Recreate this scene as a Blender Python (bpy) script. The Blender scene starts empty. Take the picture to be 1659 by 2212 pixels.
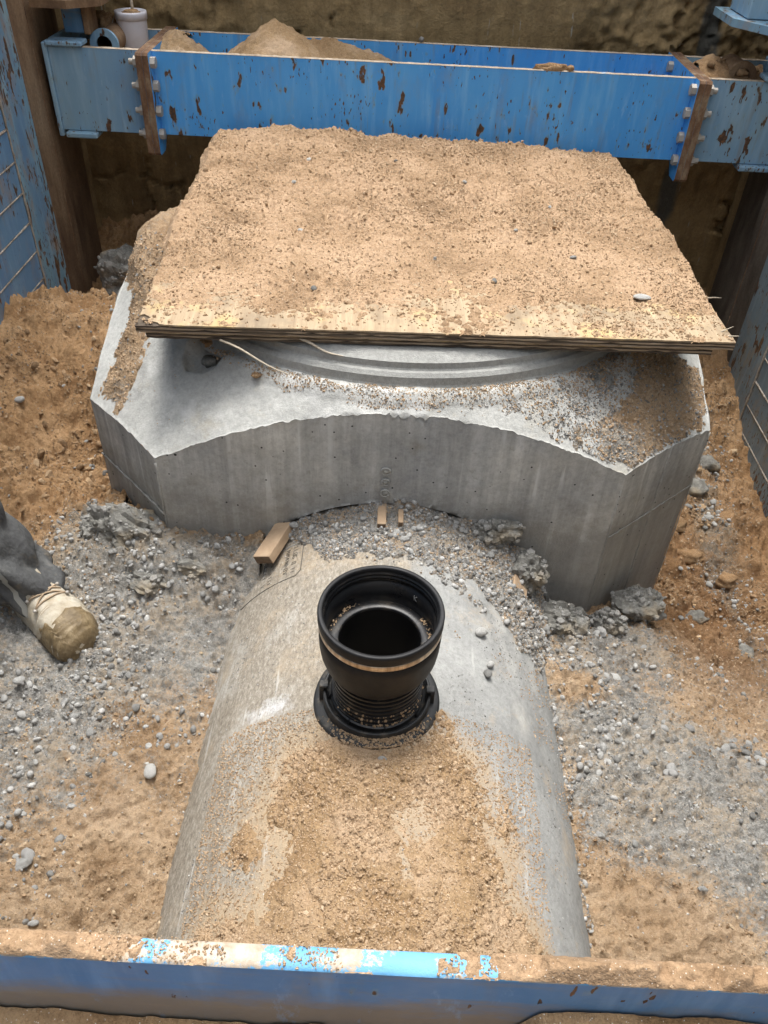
import bpy, math, random
import numpy as np
from math import radians, sin, cos, pi, hypot, atan2, sqrt
from mathutils import Vector, Matrix

random.seed(7)
rng = np.random.RandomState(7)
scene = bpy.context.scene
COL = scene.collection

# ------------------------------------------------------------------ camera
pitch, roll = radians(40.8), radians(2.9)
fw = Vector((0, cos(pitch), -sin(pitch)))
r0 = Vector((1, 0, 0)); u0 = r0.cross(fw)
Rt = r0 * cos(roll) + u0 * sin(roll)
Up = u0 * cos(roll) - r0 * sin(roll)
cam = bpy.data.cameras.new('camera'); camo = bpy.data.objects.new('camera', cam); COL.objects.link(camo)
m = Matrix((Rt, Up, -fw)).transposed().to_4x4(); m.translation = Vector((0, 0, 1.40)); camo.matrix_world = m
cam.sensor_fit = 'VERTICAL'; cam.sensor_height = 24.0; cam.lens = 24.0 * 1750 / 2212
cam.clip_start = 0.02; cam.clip_end = 500
scene.camera = camo

# ------------------------------------------------------------------ light
SUN_EL, SUN_AZ = radians(76), radians(-10)     # azimuth measured from +Y towards +X
world = bpy.data.worlds.new('World'); scene.world = world; world.use_nodes = True
wn = world.node_tree.nodes; wl = world.node_tree.links; wn.clear()
sky = wn.new('ShaderNodeTexSky'); sky.sky_type = 'NISHITA'; sky.sun_disc = False
sky.sun_elevation = SUN_EL; sky.sun_rotation = SUN_AZ
sky.air_density = 1.0; sky.dust_density = 4.0; sky.ozone_density = 1.0
hs = wn.new('ShaderNodeHueSaturation'); hs.inputs['Saturation'].default_value = 0.18   # overcast: greyed sky
bg = wn.new('ShaderNodeBackground'); bg.inputs['Strength'].default_value = 0.15
wo = wn.new('ShaderNodeOutputWorld')
wl.new(sky.outputs[0], hs.inputs['Color']); wl.new(hs.outputs[0], bg.inputs['Color']); wl.new(bg.outputs[0], wo.inputs['Surface'])
sl = bpy.data.lights.new('sun', 'SUN'); sl.energy = 1.05; sl.angle = radians(14); sl.color = (1, .96, .9)
so = bpy.data.objects.new('sun', sl); COL.objects.link(so)
sd = Vector((sin(SUN_AZ) * cos(SUN_EL), cos(SUN_AZ) * cos(SUN_EL), sin(SUN_EL)))
so.rotation_euler = sd.to_track_quat('Z', 'Y').to_euler()
so.location = (0, 0, 6)
scene.view_settings.view_transform = 'Standard'; scene.view_settings.look = 'None'
scene.view_settings.gamma = 1; scene.view_settings.use_curve_mapping = False
scene.view_settings.exposure = 1.45

# ------------------------------------------------------------------ noise (numpy)
def _h(ix, iy, iz, seed):
    h = (ix.astype(np.uint32) * np.uint32(374761393) + iy.astype(np.uint32) * np.uint32(668265263)
         + iz.astype(np.uint32) * np.uint32(2147483647) + np.uint32(seed * 974634777 & 0xffffffff))
    h = (h ^ (h >> np.uint32(13))) * np.uint32(1274126177)
    h = h ^ (h >> np.uint32(16))
    return (h & np.uint32(0xffffff)).astype(np.float32) / np.float32(0xffffff)
Z0 = np.zeros(1, np.int64)
def vnoise(x, y, seed=0):
    x = np.asarray(x, float); y = np.asarray(y, float)
    xi = np.floor(x).astype(np.int64); yi = np.floor(y).astype(np.int64)
    fx = x - xi; fy = y - yi
    fx = fx * fx * fx * (fx * (fx * 6 - 15) + 10); fy = fy * fy * fy * (fy * (fy * 6 - 15) + 10)
    a = _h(xi, yi, Z0, seed); b = _h(xi + 1, yi, Z0, seed); c = _h(xi, yi + 1, Z0, seed); d = _h(xi + 1, yi + 1, Z0, seed)
    return ((a + (b - a) * fx) + ((c + (d - c) * fx) - (a + (b - a) * fx)) * fy) * 2 - 1
def fbm(x, y, scale, octaves=4, seed=0, gain=.5):
    s = 0; a = 1; t = 0
    ca, sa = cos(.6), sin(.6)
    x = np.asarray(x, float) * scale + 91.3; y = np.asarray(y, float) * scale + 37.7
    for i in range(octaves):
        s = s + a * vnoise(x, y, seed + i * 17); t += a; a *= gain
        x, y = (x * ca - y * sa) * 2.03, (x * sa + y * ca) * 2.03
    return s / t
def grains(x, y, cell, seed=0, fill=.8):
    """height (in units of cell) of a field of half sunk round crumbs"""
    x = np.asarray(x, float) / cell; y = np.asarray(y, float) / cell
    xi = np.floor(x).astype(np.int64); yi = np.floor(y).astype(np.int64)
    out = np.zeros(np.broadcast(x, y).shape)
    for dx in (-1, 0, 1):
        for dy in (-1, 0, 1):
            cx = xi + dx; cy = yi + dy
            px = cx + _h(cx, cy, Z0, seed); py = cy + _h(cx, cy, Z0, seed + 1)
            r = .22 + .45 * _h(cx, cy, Z0, seed + 2)
            on = _h(cx, cy, Z0, seed + 3) < fill
            d2 = (x - px) ** 2 * (1 + .8 * _h(cx, cy, Z0, seed + 4)) + (y - py) ** 2
            hgt = np.sqrt(np.maximum(0, r * r - d2)) * on
            out = np.maximum(out, hgt)
    return out
def sstep(a, b, x):
    t = np.clip((x - a) / (b - a), 0, 1); return t * t * (3 - 2 * t)
def poly_sd(x, y, poly):
    """signed distance, positive inside"""
    x = np.asarray(x, float); y = np.asarray(y, float)
    d = np.full(x.shape, 1e9); ins = np.zeros(x.shape, bool); n = len(poly)
    for i in range(n):
        ax, ay = poly[i]; bx, by = poly[(i + 1) % n]
        ex, ey = bx - ax, by - ay
        t = np.clip(((x - ax) * ex + (y - ay) * ey) / (ex * ex + ey * ey + 1e-12), 0, 1)
        d = np.minimum(d, (x - ax - t * ex) ** 2 + (y - ay - t * ey) ** 2)
        cond = ((ay > y) != (by > y)) & (x < (bx - ax) * (y - ay) / ((by - ay) if by != ay else 1e-12) + ax)
        ins ^= cond
    d = np.sqrt(d)
    return np.where(ins, d, -d)

# ------------------------------------------------------------------ object helpers
def tag(o, label=None, cat=None, group=None, kind=None):
    if label: o['label'] = label
    if cat: o['category'] = cat
    if group: o['group'] = group
    if kind: o['kind'] = kind
    return o
def empty(name, loc, label, cat, group=None, rz=0):
    o = bpy.data.objects.new(name, None); COL.objects.link(o); o.location = loc; o.rotation_euler = (0, 0, rz)
    o.empty_display_size = .05
    return tag(o, label, cat, group)
def mesh_np(name, verts, faces, mat, smooth=True, attrs=None, parent=None):
    """verts (N,3) world coordinates, faces (M,3|4) or list of those"""
    me = bpy.data.meshes.new(name)
    if not isinstance(faces, list): faces = [faces]
    faces = [np.asarray(f, np.int32) for f in faces if len(f)]
    verts = np.asarray(verts, np.float32)
    nl = sum(f.size for f in faces); nf = sum(len(f) for f in faces)
    me.vertices.add(len(verts)); me.vertices.foreach_set('co', verts.ravel())
    me.loops.add(nl); me.loops.foreach_set('vertex_index', np.concatenate([f.ravel() for f in faces]))
    me.polygons.add(nf)
    tot = np.concatenate([np.full(len(f), f.shape[1], np.int32) for f in faces])
    st = np.concatenate([[0], np.cumsum(tot)[:-1]]).astype(np.int32)
    me.polygons.foreach_set('loop_start', st); me.polygons.foreach_set('loop_total', tot)
    me.polygons.foreach_set('use_smooth', np.full(nf, smooth))
    me.update(calc_edges=True)
    for k, v in (attrs or {}).items():
        a = me.attributes.new(k, 'FLOAT', 'POINT'); a.data.foreach_set('value', np.asarray(v, np.float32).ravel())
    if mat: me.materials.append(mat)
    o = bpy.data.objects.new(name, me); COL.objects.link(o)
    if parent: o.parent = parent
    return o
def grid_faces(nu, nv, keep=None, closed=False):
    i = np.arange((nu - 1) * (nv if closed else nv - 1))
    nvv = nv if closed else nv - 1
    r = i // nvv; c = i % nvv; c2 = (c + 1) % nv
    f = np.stack([r * nv + c, r * nv + c2, (r + 1) * nv + c2, (r + 1) * nv + c], 1)
    if keep is not None:
        k = keep.ravel(); f = f[k[f].any(1)]
    return f
def compact(verts, faces, attrs=None):
    used = np.zeros(len(verts), bool); used[faces.ravel()] = True
    idx = np.cumsum(used) - 1
    at = {k: np.asarray(v).ravel()[used] for k, v in (attrs or {}).items()}
    return verts[used], idx[faces], at
class MB:
    """collects simple solids into one mesh"""
    def __init__(s): s.v = []; s.f = []; s.n = 0
    def add(s, v, f):
        s.v.append(np.asarray(v, float)); s.f += [tuple(i + s.n for i in q) for q in f]; s.n += len(v); return s
    def box(s, x0, x1, y0, y1, z0, z1, b=.0015):
        b = min(b, (x1 - x0) / 3, (y1 - y0) / 3, (z1 - z0) / 3)
        vs = []; 
        for sx in (0, 1):
            for sy in (0, 1):
                for sz in (0, 1):
                    X = (x0, x1)[sx]; Y = (y0, y1)[sy]; Z = (z0, z1)[sz]
                    dx = (b, -b)[sx]; dy = (b, -b)[sy]; dz = (b, -b)[sz]
                    vs += [(X, Y + dy, Z + dz), (X + dx, Y, Z + dz), (X + dx, Y + dy, Z)]
        def c(x, y, z, k): return ((x * 2 + y) * 2 + z) * 3 + k
        f = [(c(0,0,0,0), c(0,0,1,0), c(0,1,1,0), c(0,1,0,0)), (c(1,0,0,0), c(1,1,0,0), c(1,1,1,0), c(1,0,1,0)),
             (c(0,0,0,1), c(1,0,0,1), c(1,0,1,1), c(0,0,1,1)), (c(0,1,0,1), c(0,1,1,1), c(1,1,1,1), c(1,1,0,1)),
             (c(0,0,0,2), c(0,1,0,2), c(1,1,0,2), c(1,0,0,2)), (c(0,0,1,2), c(1,0,1,2), c(1,1,1,2), c(0,1,1,2))]
        for y in (0, 1):
            for z in (0, 1): f.append((c(0,y,z,1), c(1,y,z,1), c(1,y,z,2), c(0,y,z,2)))
        for x in (0, 1):
            for z in (0, 1): f.append((c(x,0,z,0), c(x,1,z,0), c(x,1,z,2), c(x,0,z,2)))
            for y in (0, 1): f.append((c(x,y,0,0), c(x,y,1,0), c(x,y,1,1), c(x,y,0,1)))
        for x in (0, 1):
            for y in (0, 1):
                for z in (0, 1): f.append((c(x,y,z,0), c(x,y,z,1), c(x,y,z,2)))
        return s.add(vs, f)
    def prism(s, poly, axis, a, b):
        """poly in the two other axes, extruded along axis from a to b"""
        def P(p, t):
            return {'x': (t, p[0], p[1]), 'y': (p[0], t, p[1]), 'z': (p[0], p[1], t)}[axis]
        n = len(poly); v = [P(p, a) for p in poly] + [P(p, b) for p in poly]
        f = [tuple(range(n))[::-1], tuple(range(n, 2 * n))] + [(i, (i + 1) % n, n + (i + 1) % n, n + i) for i in range(n)]
        return s.add(v, f)
    def tube(s, pts, r, n=8):
        pts = [Vector(p) for p in pts]; rs = r if isinstance(r, (list, tuple)) else [r] * len(pts)
        base = []; 
        for i, p in enumerate(pts):
            d = (pts[min(i + 1, len(pts) - 1)] - pts[max(i - 1, 0)]).normalized()
            a = d.orthogonal().normalized() if i == 0 else (a - d * a.dot(d)).normalized()
            bb = d.cross(a)
            for k in range(n):
                t = 2 * pi * k / n; q = p + (a * cos(t) + bb * sin(t)) * rs[i]; base.append(tuple(q))
        f = []
        for i in range(len(pts) - 1):
            for k in range(n): f.append((i * n + k, i * n + (k + 1) % n, (i + 1) * n + (k + 1) % n, (i + 1) * n + k))
        f.append(tuple(range(n))[::-1]); f.append(tuple((len(pts) - 1) * n + k for k in range(n)))
        return s.add(base, f)
    def lathe(s, prof, c, n=96, wob=None, close=False):
        v = []
        for i, (r, z) in enumerate(prof):
            for k in range(n):
                t = 2 * pi * k / n; rr = r * (1 + (wob(t, i) if wob else 0))
                v.append((c[0] + rr * cos(t), c[1] + rr * sin(t), c[2] + z))
        f = []
        m = len(prof)
        for i in range(m if close else m - 1):
            j = (i + 1) % m
            for k in range(n): f.append((i * n + k, i * n + (k + 1) % n, j * n + (k + 1) % n, j * n + k))
        return s.add(v, f)
    def build(s, name, mat, parent=None, smooth=False, fix=True):
        v = np.concatenate(s.v)
        me = bpy.data.meshes.new(name); me.from_pydata([tuple(p) for p in v], [], s.f)
        if fix:
            import bmesh
            bm = bmesh.new(); bm.from_mesh(me); bmesh.ops.recalc_face_normals(bm, faces=bm.faces)
            bm.to_mesh(me); bm.free()
        me.polygons.foreach_set('use_smooth', [smooth] * len(me.polygons)); me.update()
        me.materials.append(mat)
        o = bpy.data.objects.new(name, me); COL.objects.link(o)
        if parent:
            o.parent = parent
            o.matrix_parent_inverse = parent_inv(parent)
        return o
def wmat(o):
    M = Matrix.LocRotScale(o.location, o.rotation_euler, o.scale)
    return M if o.parent is None else wmat(o.parent) @ o.matrix_parent_inverse @ M
def parent_inv(p): return wmat(p).inverted()
def ICO(sub):
    import bmesh
    bm = bmesh.new(); bmesh.ops.create_icosphere(bm, subdivisions=sub, radius=1)
    v = np.array([q.co[:] for q in bm.verts]); f = np.array([[w.index for w in q.verts] for q in bm.faces]); bm.free()
    return v, f
ICO1, ICO2, ICO3, ICO4 = ICO(1), ICO(2), ICO(3), ICO(4)
OCTA = (np.array([(1,0,0),(-1,0,0),(0,1,0),(0,-1,0),(0,0,1),(0,0,-1)], float), np.array([(0,2,4),(2,1,4),(1,3,4),(3,0,4),(2,0,5),(1,2,5),(3,1,5),(0,3,5)]))
def rotmats(n):
    q = rng.randn(n, 4); q /= np.linalg.norm(q, axis=1)[:, None]
    w, x, y, z = q.T
    return np.stack([1-2*(y*y+z*z), 2*(x*y-z*w), 2*(x*z+y*w), 2*(x*y+z*w), 1-2*(x*x+z*z), 2*(y*z-x*w),
                     2*(x*z-y*w), 2*(y*z+x*w), 1-2*(x*x+y*y)], 1).reshape(n, 3, 3)
def lumps(name, pts, rad, mat, ico=ICO1, jit=.28, squash=(1, .85, .7), smooth=False, extra=None, kind='stuff', parent=None):
    """many small stones or crumbs as one mesh"""
    v, f = ico; n = len(pts); k = len(v)
    if n == 0: return None
    sq = np.array(squash)[None] * (1 + .25 * rng.uniform(-1, 1, (n, 3)))
    V = v[None] * (1 + jit * rng.uniform(-1, 1, (n, k, 1))) * sq[:, None]
    V = np.einsum('nij,nkj->nki', rotmats(n), V) * np.asarray(rad)[:, None, None] + np.asarray(pts)[:, None]
    F = (f[None] + (np.arange(n) * k)[:, None, None]).reshape(-1, 3)
    at = {'tone': np.repeat(rng.uniform(0, 1, n), k)}
    if extra is not None: at['grey'] = np.repeat(extra, k)
    o = mesh_np(name, V.reshape(-1, 3), F, mat, smooth, at, parent)
    if kind: o['kind'] = kind
    return o

# ------------------------------------------------------------------ materials
class NT:
    def __init__(s, name):
        s.m = bpy.data.materials.new(name); s.m.use_nodes = True; t = s.m.node_tree; s.t = t; t.nodes.clear()
        s.out = t.nodes.new('ShaderNodeOutputMaterial'); s.b = t.nodes.new('ShaderNodeBsdfPrincipled')
        t.links.new(s.b.outputs[0], s.out.inputs[0]); s.tc = None
    def n(s, ty, **kw):
        o = s.t.nodes.new(ty)
        for k, v in kw.items(): setattr(o, k, v)
        return o
    def L(s, a, b): s.t.links.new(a, b)
    def co(s, scale=(1, 1, 1), rot=(0, 0, 0), use='Object'):
        if not s.tc: s.tc = s.n('ShaderNodeTexCoord')
        mp = s.n('ShaderNodeMapping'); mp.inputs['Scale'].default_value = scale; mp.inputs['Rotation'].default_value = rot
        s.L(s.tc.outputs[use], mp.inputs[0]); return mp.outputs[0]
    def noise(s, sc, det=4, ro=.55, co=None, dist=0):
        o = s.n('ShaderNodeTexNoise'); o.inputs['Scale'].default_value = sc; o.inputs['Detail'].default_value = det
        o.inputs['Roughness'].default_value = ro; o.inputs['Distortion'].default_value = dist
        s.L(co if co is not None else s.co(), o.inputs['Vector']); return o.outputs['Fac']
    def vor(s, sc, co=None, feat='F1'):
        o = s.n('ShaderNodeTexVoronoi', feature=feat); o.inputs['Scale'].default_value = sc
        s.L(co if co is not None else s.co(), o.inputs['Vector']); return o.outputs['Distance']
    def ramp(s, x, *st):
        o = s.n('ShaderNodeValToRGB'); e = o.color_ramp.elements
        while len(e) < len(st): e.new(.5)
        for q, (p, c) in zip(e, st):
            q.position = p; q.color = (c if isinstance(c, (tuple, list)) else (c, c, c)) + (() if isinstance(c, tuple) and len(c) == 4 else (1,)) if isinstance(c, tuple) else (c, c, c, 1)
        s.L(x, o.inputs[0]); return o.outputs[0]
    def mix(s, f, a, b, mode='MIX'):
        o = s.n('ShaderNodeMix', data_type='RGBA', blend_type=mode)
        for i, v in ((0, f), (6, a), (7, b)):
            if hasattr(v, 'is_linked'): s.L(v, o.inputs[i])
            elif i == 0: o.inputs[0].default_value = v
            else: o.inputs[i].default_value = (*v, 1)
        return o.outputs[2]
    def math(s, op, a, b=0.0, clamp=False):
        o = s.n('ShaderNodeMath', operation=op, use_clamp=clamp)
        for i, v in enumerate((a, b)):
            if hasattr(v, 'is_linked'): s.L(v, o.inputs[i])
            else: o.inputs[i].default_value = v
        return o.outputs[0]
    def attr(s, name):
        o = s.n('ShaderNodeAttribute'); o.attribute_name = name; return o.outputs['Fac']
    def bump(s, h, dist=.001, st=1.0):
        o = s.n('ShaderNodeBump'); o.inputs['Distance'].default_value = dist; o.inputs['Strength'].default_value = st
        s.L(h, o.inputs['Height'])
        if s.b.inputs['Normal'].is_linked: s.L(s.b.inputs['Normal'].links[0].from_socket, o.inputs['Normal'])
        s.L(o.outputs[0], s.b.inputs['Normal'])
    def col(s, c):
        if hasattr(c, 'is_linked'): s.L(c, s.b.inputs['Base Color'])
        else: s.b.inputs['Base Color'].default_value = (*c, 1)
    def rough(s, r):
        if hasattr(r, 'is_linked'): s.L(r, s.b.inputs['Roughness'])
        else: s.b.inputs['Roughness'].default_value = r
    def metal(s, v): s.b.inputs['Metallic'].default_value = v

def sand_col(n, light=(.50, .345, .205), mid=(.40, .26, .145), dark=(.23, .14, .07)):
    a = n.noise(7, 5, .6); c = n.ramp(a, (.3, dark), (.46, mid), (.62, light))
    g = n.noise(420, 2, .6); c = n.mix(.5, c, n.ramp(g, (.3, (.45, .4, .35)), (.5, (.85, .84, .82)), (.7, (1.0, .98, .95))), 'MULTIPLY')
    g2 = n.noise(120, 4, .7); c = n.mix(.8, c, n.ramp(g2, (.32, (.66, .62, .57)), (.47, (.93, .92, .90)), (.66, (1.08, 1.08, 1.08))), 'MULTIPLY')
    sp = n.vor(260); c = n.mix(n.ramp(sp, (.10, 1.), (.16, 0.)), c, (.62, .56, .48))
    return c
def M_sand(name, **kw):
    n = NT(name); n.col(sand_col(n, **kw)); n.rough(.95)
    n.bump(n.noise(240, 4, .7), .0022); n.bump(n.noise(70, 4, .65), .004, .8)
    return n.m
sand_m = M_sand('dry_sand', light=(.47, .325, .205), mid=(.39, .262, .155), dark=(.27, .175, .098))
damp_m = M_sand('damp_sand', light=(.40, .27, .15), mid=(.31, .19, .095), dark=(.22, .13, .06))

def M_ground():
    n = NT('sand_and_grey_gravel')
    sc = sand_col(n, light=(.54, .40, .265), mid=(.45, .315, .19), dark=(.32, .205, .11))
    g = n.noise(55, 8, .8); gc = n.ramp(g, (.33, (.15, .145, .13)), (.5, (.31, .30, .275)), (.64, (.47, .455, .415)))
    gv = n.vor(170); gc = n.mix(n.ramp(gv, (.14, .8), (.26, 0.)), gc, (.42, .42, .41))
    gd = n.noise(300, 3, .7); gc = n.mix(.55, gc, n.ramp(gd, (.3, .35), (.6, 1.)), 'MULTIPLY')
    f = n.math('ADD', n.attr('grey'), n.math('MULTIPLY', n.math('SUBTRACT', n.noise(19, 8, .8), .5), 2.6))
    f = n.math('ADD', f, n.math('MULTIPLY', n.math('SUBTRACT', n.noise(160, 3, .7), .5), 1.6))
    f = n.ramp(f, (.25, 0.), (.75, 1.))
    tn = n.math('ADD', n.noise(10, 6, .7), n.math('MULTIPLY', n.noise(90, 3, .7), .6)); gc = n.mix(n.ramp(tn, (.74, 0.), (.96, .75)), gc, (.43, .345, .245))
    c = n.mix(f, sc, gc)
    c = n.mix(n.attr('warm'), c, n.mix(1., c, (1.0, .87, .70), 'MULTIPLY'))
    c = n.mix(n.attr('darker'), c, n.mix(1., c, (.52, .45, .40), 'MULTIPLY'))
    n.col(c); n.rough(.93)
    n.bump(n.noise(230, 4, .75), .0030); n.bump(n.noise(75, 5, .75), .010, 1.)
    return n.m
ground_m = M_ground()

def M_stone(name, cols, rnd='tone'):
    n = NT(name)
    if rnd == 'tone': r = n.attr('tone')
    else: r = n.n('ShaderNodeObjectInfo').outputs['Random']
    c = n.ramp(r, *cols)
    d = n.noise(110, 5, .75); c = n.mix(.35 if 'crumb' in name else .8, c, n.ramp(d, (.32, .50), (.6, 1.05)), 'MULTIPLY')
    n.col(c); n.rough(.9); n.bump(n.noise(220, 4, .75), .0022); return n.m
GC = ((0., (.19, .185, .17)), (.35, (.30, .295, .28)), (.7, (.41, .405, .385)), (.92, (.47, .46, .44)), (1., (.56, .55, .52)))
SC = ((0., (.30, .20, .115)), (.3, (.39, .27, .16)), (.8, (.45, .32, .20)), (1., (.54, .41, .28)))
peb_m = M_stone('grey_pebble_stone', GC); pebo_m = M_stone('pebble_stone', GC, 'obj')
white_peb_m = M_stone('white_pebble_stone', ((0., (.44, .435, .42)), (1., (.55, .54, .51))), 'obj')
crumb_m = M_stone('sand_crumb', SC)
earth_m = M_stone('soil_crumb', ((0., (.20, .125, .065)), (.4, (.33, .225, .13)), (.8, (.43, .315, .20)), (1., (.52, .41, .28))))
slope_m = M_stone('brown_soil_lump', ((0., (.21, .13, .065)), (.4, (.34, .22, .12)), (.8, (.42, .285, .16)), (1., (.50, .36, .22))))
gcrumb_m = M_stone('grey_crumb', ((0., (.15, .145, .135)), (.5, (.28, .275, .26)), (.85, (.40, .39, .37)), (1., (.52, .51, .48))))

def M_clod():
    n = NT('wet_grey_clod'); a = n.noise(34, 6, .75)
    c = n.ramp(a, (.3, (.085, .08, .07)), (.5, (.19, .185, .165)), (.7, (.35, .34, .31)))
    c = n.mix(n.ramp(n.attr('tone'), (.3, 0.), (.8, .8)), c, (.38, .37, .35))
    c = n.mix(n.ramp(n.noise(12, 4), (.52, 0.), (.68, .6)), c, (.36, .28, .17))
    n.col(c); n.rough(.88); n.bump(n.noise(190, 5, .75), .004); return n.m
clod_m = M_clod()

def M_concrete(name, base, var, kind):
    n = NT(name)
    a = n.noise(5, 6, .65); c = n.ramp(a, (.3, tuple(x * (1 - var) for x in base)), (.5, base), (.7, tuple(min(.8, x * (1 + var)) for x in base)))
    f = n.noise(90, 5, .75); c = n.mix(.7, c, n.ramp(f, (.3, .68), (.6, 1.05)), 'MULTIPLY')
    if kind == 'wall':
        st = n.noise(22, 4, .7, n.co((1, 1, .06)), 0)
        c = n.mix(.8, c, n.ramp(st, (.32, .66), (.5, .92), (.62, 1.12)), 'MULTIPLY')
        dr = n.noise(44, 2, .5, n.co((1, 1, .03)), .15)
        dm = n.math('MULTIPLY', n.ramp(dr, (.60, 0.), (.65, 1.)), n.ramp(n.noise(5, 3), (.40, 0.), (.55, .85)))
        c = n.mix(dm, c, (.66, .67, .66))
        # dark upper band and damp yellow marks
        y = n.ramp(n.noise(6, 3, .6), (.66, 0.), (.75, .45)); c = n.mix(y, c, (.26, .22, .13))
        sx = n.n('ShaderNodeSeparateXYZ'); n.L(n.tc.outputs['Object'], sx.inputs[0])
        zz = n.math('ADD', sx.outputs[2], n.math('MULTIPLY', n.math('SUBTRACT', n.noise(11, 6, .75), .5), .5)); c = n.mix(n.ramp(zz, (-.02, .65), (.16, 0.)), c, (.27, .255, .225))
        sp = n.noise(34, 5, .75); c = n.mix(n.ramp(sp, (.60, 0.), (.66, .5)), c, (.33, .32, .29))
        po = n.vor(30); c = n.mix(n.ramp(po, (.06, 1.), (.085, 0.)), c, (.05, .05, .05)); po2 = n.vor(11); c = n.mix(n.ramp(po2, (.035, 1.), (.045, 0.)), c, (.06, .06, .055))
        bl = n.noise(2.6, 4, .6); c = n.mix(.5, c, n.ramp(bl, (.35, (.72, .75, .80)), (.6, (1.05, 1.02, .95))), 'MULTIPLY')
    if kind == 'top':
        y = n.ramp(n.noise(8, 4, .7), (.55, 0.), (.75, .45)); c = n.mix(y, c, (.45, .38, .26))
        s2 = n.noise(26, 5, .75); c = n.mix(n.ramp(s2, (.5, 0.), (.75, .5)), c, (.28, .28, .27))
        w = n.noise(7, 4, .6, n.co((1, .4, 1), (0, 0, .5))); c = n.mix(n.ramp(w, (.55, 0.), (.66, .6)), c, (.62, .62, .60))
    if kind == 'pipe':
        # brown fibrous left, cool grey right, as on the real casting skin
        if not n.tc: n.co()
        sx = n.n('ShaderNodeSeparateXYZ'); n.L(n.tc.outputs['Object'], sx.inputs[0])
        g = n.math('ADD', sx.outputs[0], n.math('MULTIPLY', n.math('SUBTRACT', n.noise(4, 4, .6), .5), .45))
        lr = n.ramp(g, (0.0, 1.), (.10, 0.))
        fib = n.noise(120, 6, .8, n.co((1.3, .6, 1), (0, 0, -.5)))
        br = n.ramp(fib, (.34, (.165, .135, .10)), (.5, (.285, .245, .19)), (.64, (.44, .40, .335)))
        c = n.mix(n.math('MULTIPLY', lr, .85), c, br)
        w = n.noise(4.5, 5, .65, n.co((1, .6, 1), (0, 0, -.9))); wm = n.math('MULTIPLY', n.ramp(w, (.53, 0.), (.68, .8)), n.ramp(fib, (.35, .5), (.55, 1.)))
        c = n.mix(wm, c, (.52, .505, .465))
        sk = n.noise(34, 3, .6, n.co((1, .08, 1), (0, 0, -.25))); c = n.mix(n.ramp(sk, (.64, 0.), (.70, .45)), c, (.62, .61, .58))
        dk = n.noise(6, 5, .65, n.co((1, .22, 1), (0, 0, -.9))); c = n.mix(n.math('MULTIPLY', n.ramp(dk, (.54, 0.), (.68, .6)), lr), c, (.20, .165, .12))
        sy = n.noise(9, 6, .75); c = n.mix(n.ramp(sy, (.54, 0.), (.72, .6)), c, (.46, .37, .26))
        # dry cement smear
        vm = n.n('ShaderNodeVectorMath', operation='DISTANCE'); n.L(n.co((1, 2.2, 0)), vm.inputs[0]); vm.inputs[1].default_value = (-.215, .985 * 2.2, 0)
        sm = n.math('ADD', vm.outputs['Value'], n.math('MULTIPLY', n.math('SUBTRACT', n.noise(30, 5, .75, n.co((1, 1, 1))), .5), .16)); c = n.mix(n.math('MULTIPLY', n.ramp(sm, (.02, .7), (.06, 0.)), n.ramp(fib, (.36, .3), (.52, 1.))), c, (.60, .61, .62))
    if kind == 'pipe':
        fm = n.math('ADD', n.attr('film'), n.math('MULTIPLY', n.math('SUBTRACT', n.noise(55, 6, .8), .5), 1.4)); c = n.mix(n.math('MULTIPLY', n.ramp(fm, (.35, 0.), (.85, .85)), n.ramp(n.attr('film'), (.02, 0.), (.2, 1.))), c, (.40, .305, .20))
    n.col(c); n.rough(.97); n.b.inputs['Specular IOR Level'].default_value = .12
    n.bump(n.noise(140, 5, .75), .0022); n.bump(n.noise(22, 4, .6), .004, .5)
    return n.m
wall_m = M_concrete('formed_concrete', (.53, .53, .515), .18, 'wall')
top_m = M_concrete('dusty_concrete_top', (.45, .45, .425), .25, 'top')
neck_m = M_concrete('neck_concrete', (.36, .36, .34), .15, 'plain')
pipe_m = M_concrete('pipe_concrete', (.31, .312, .30), .2, 'pipe')

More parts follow.
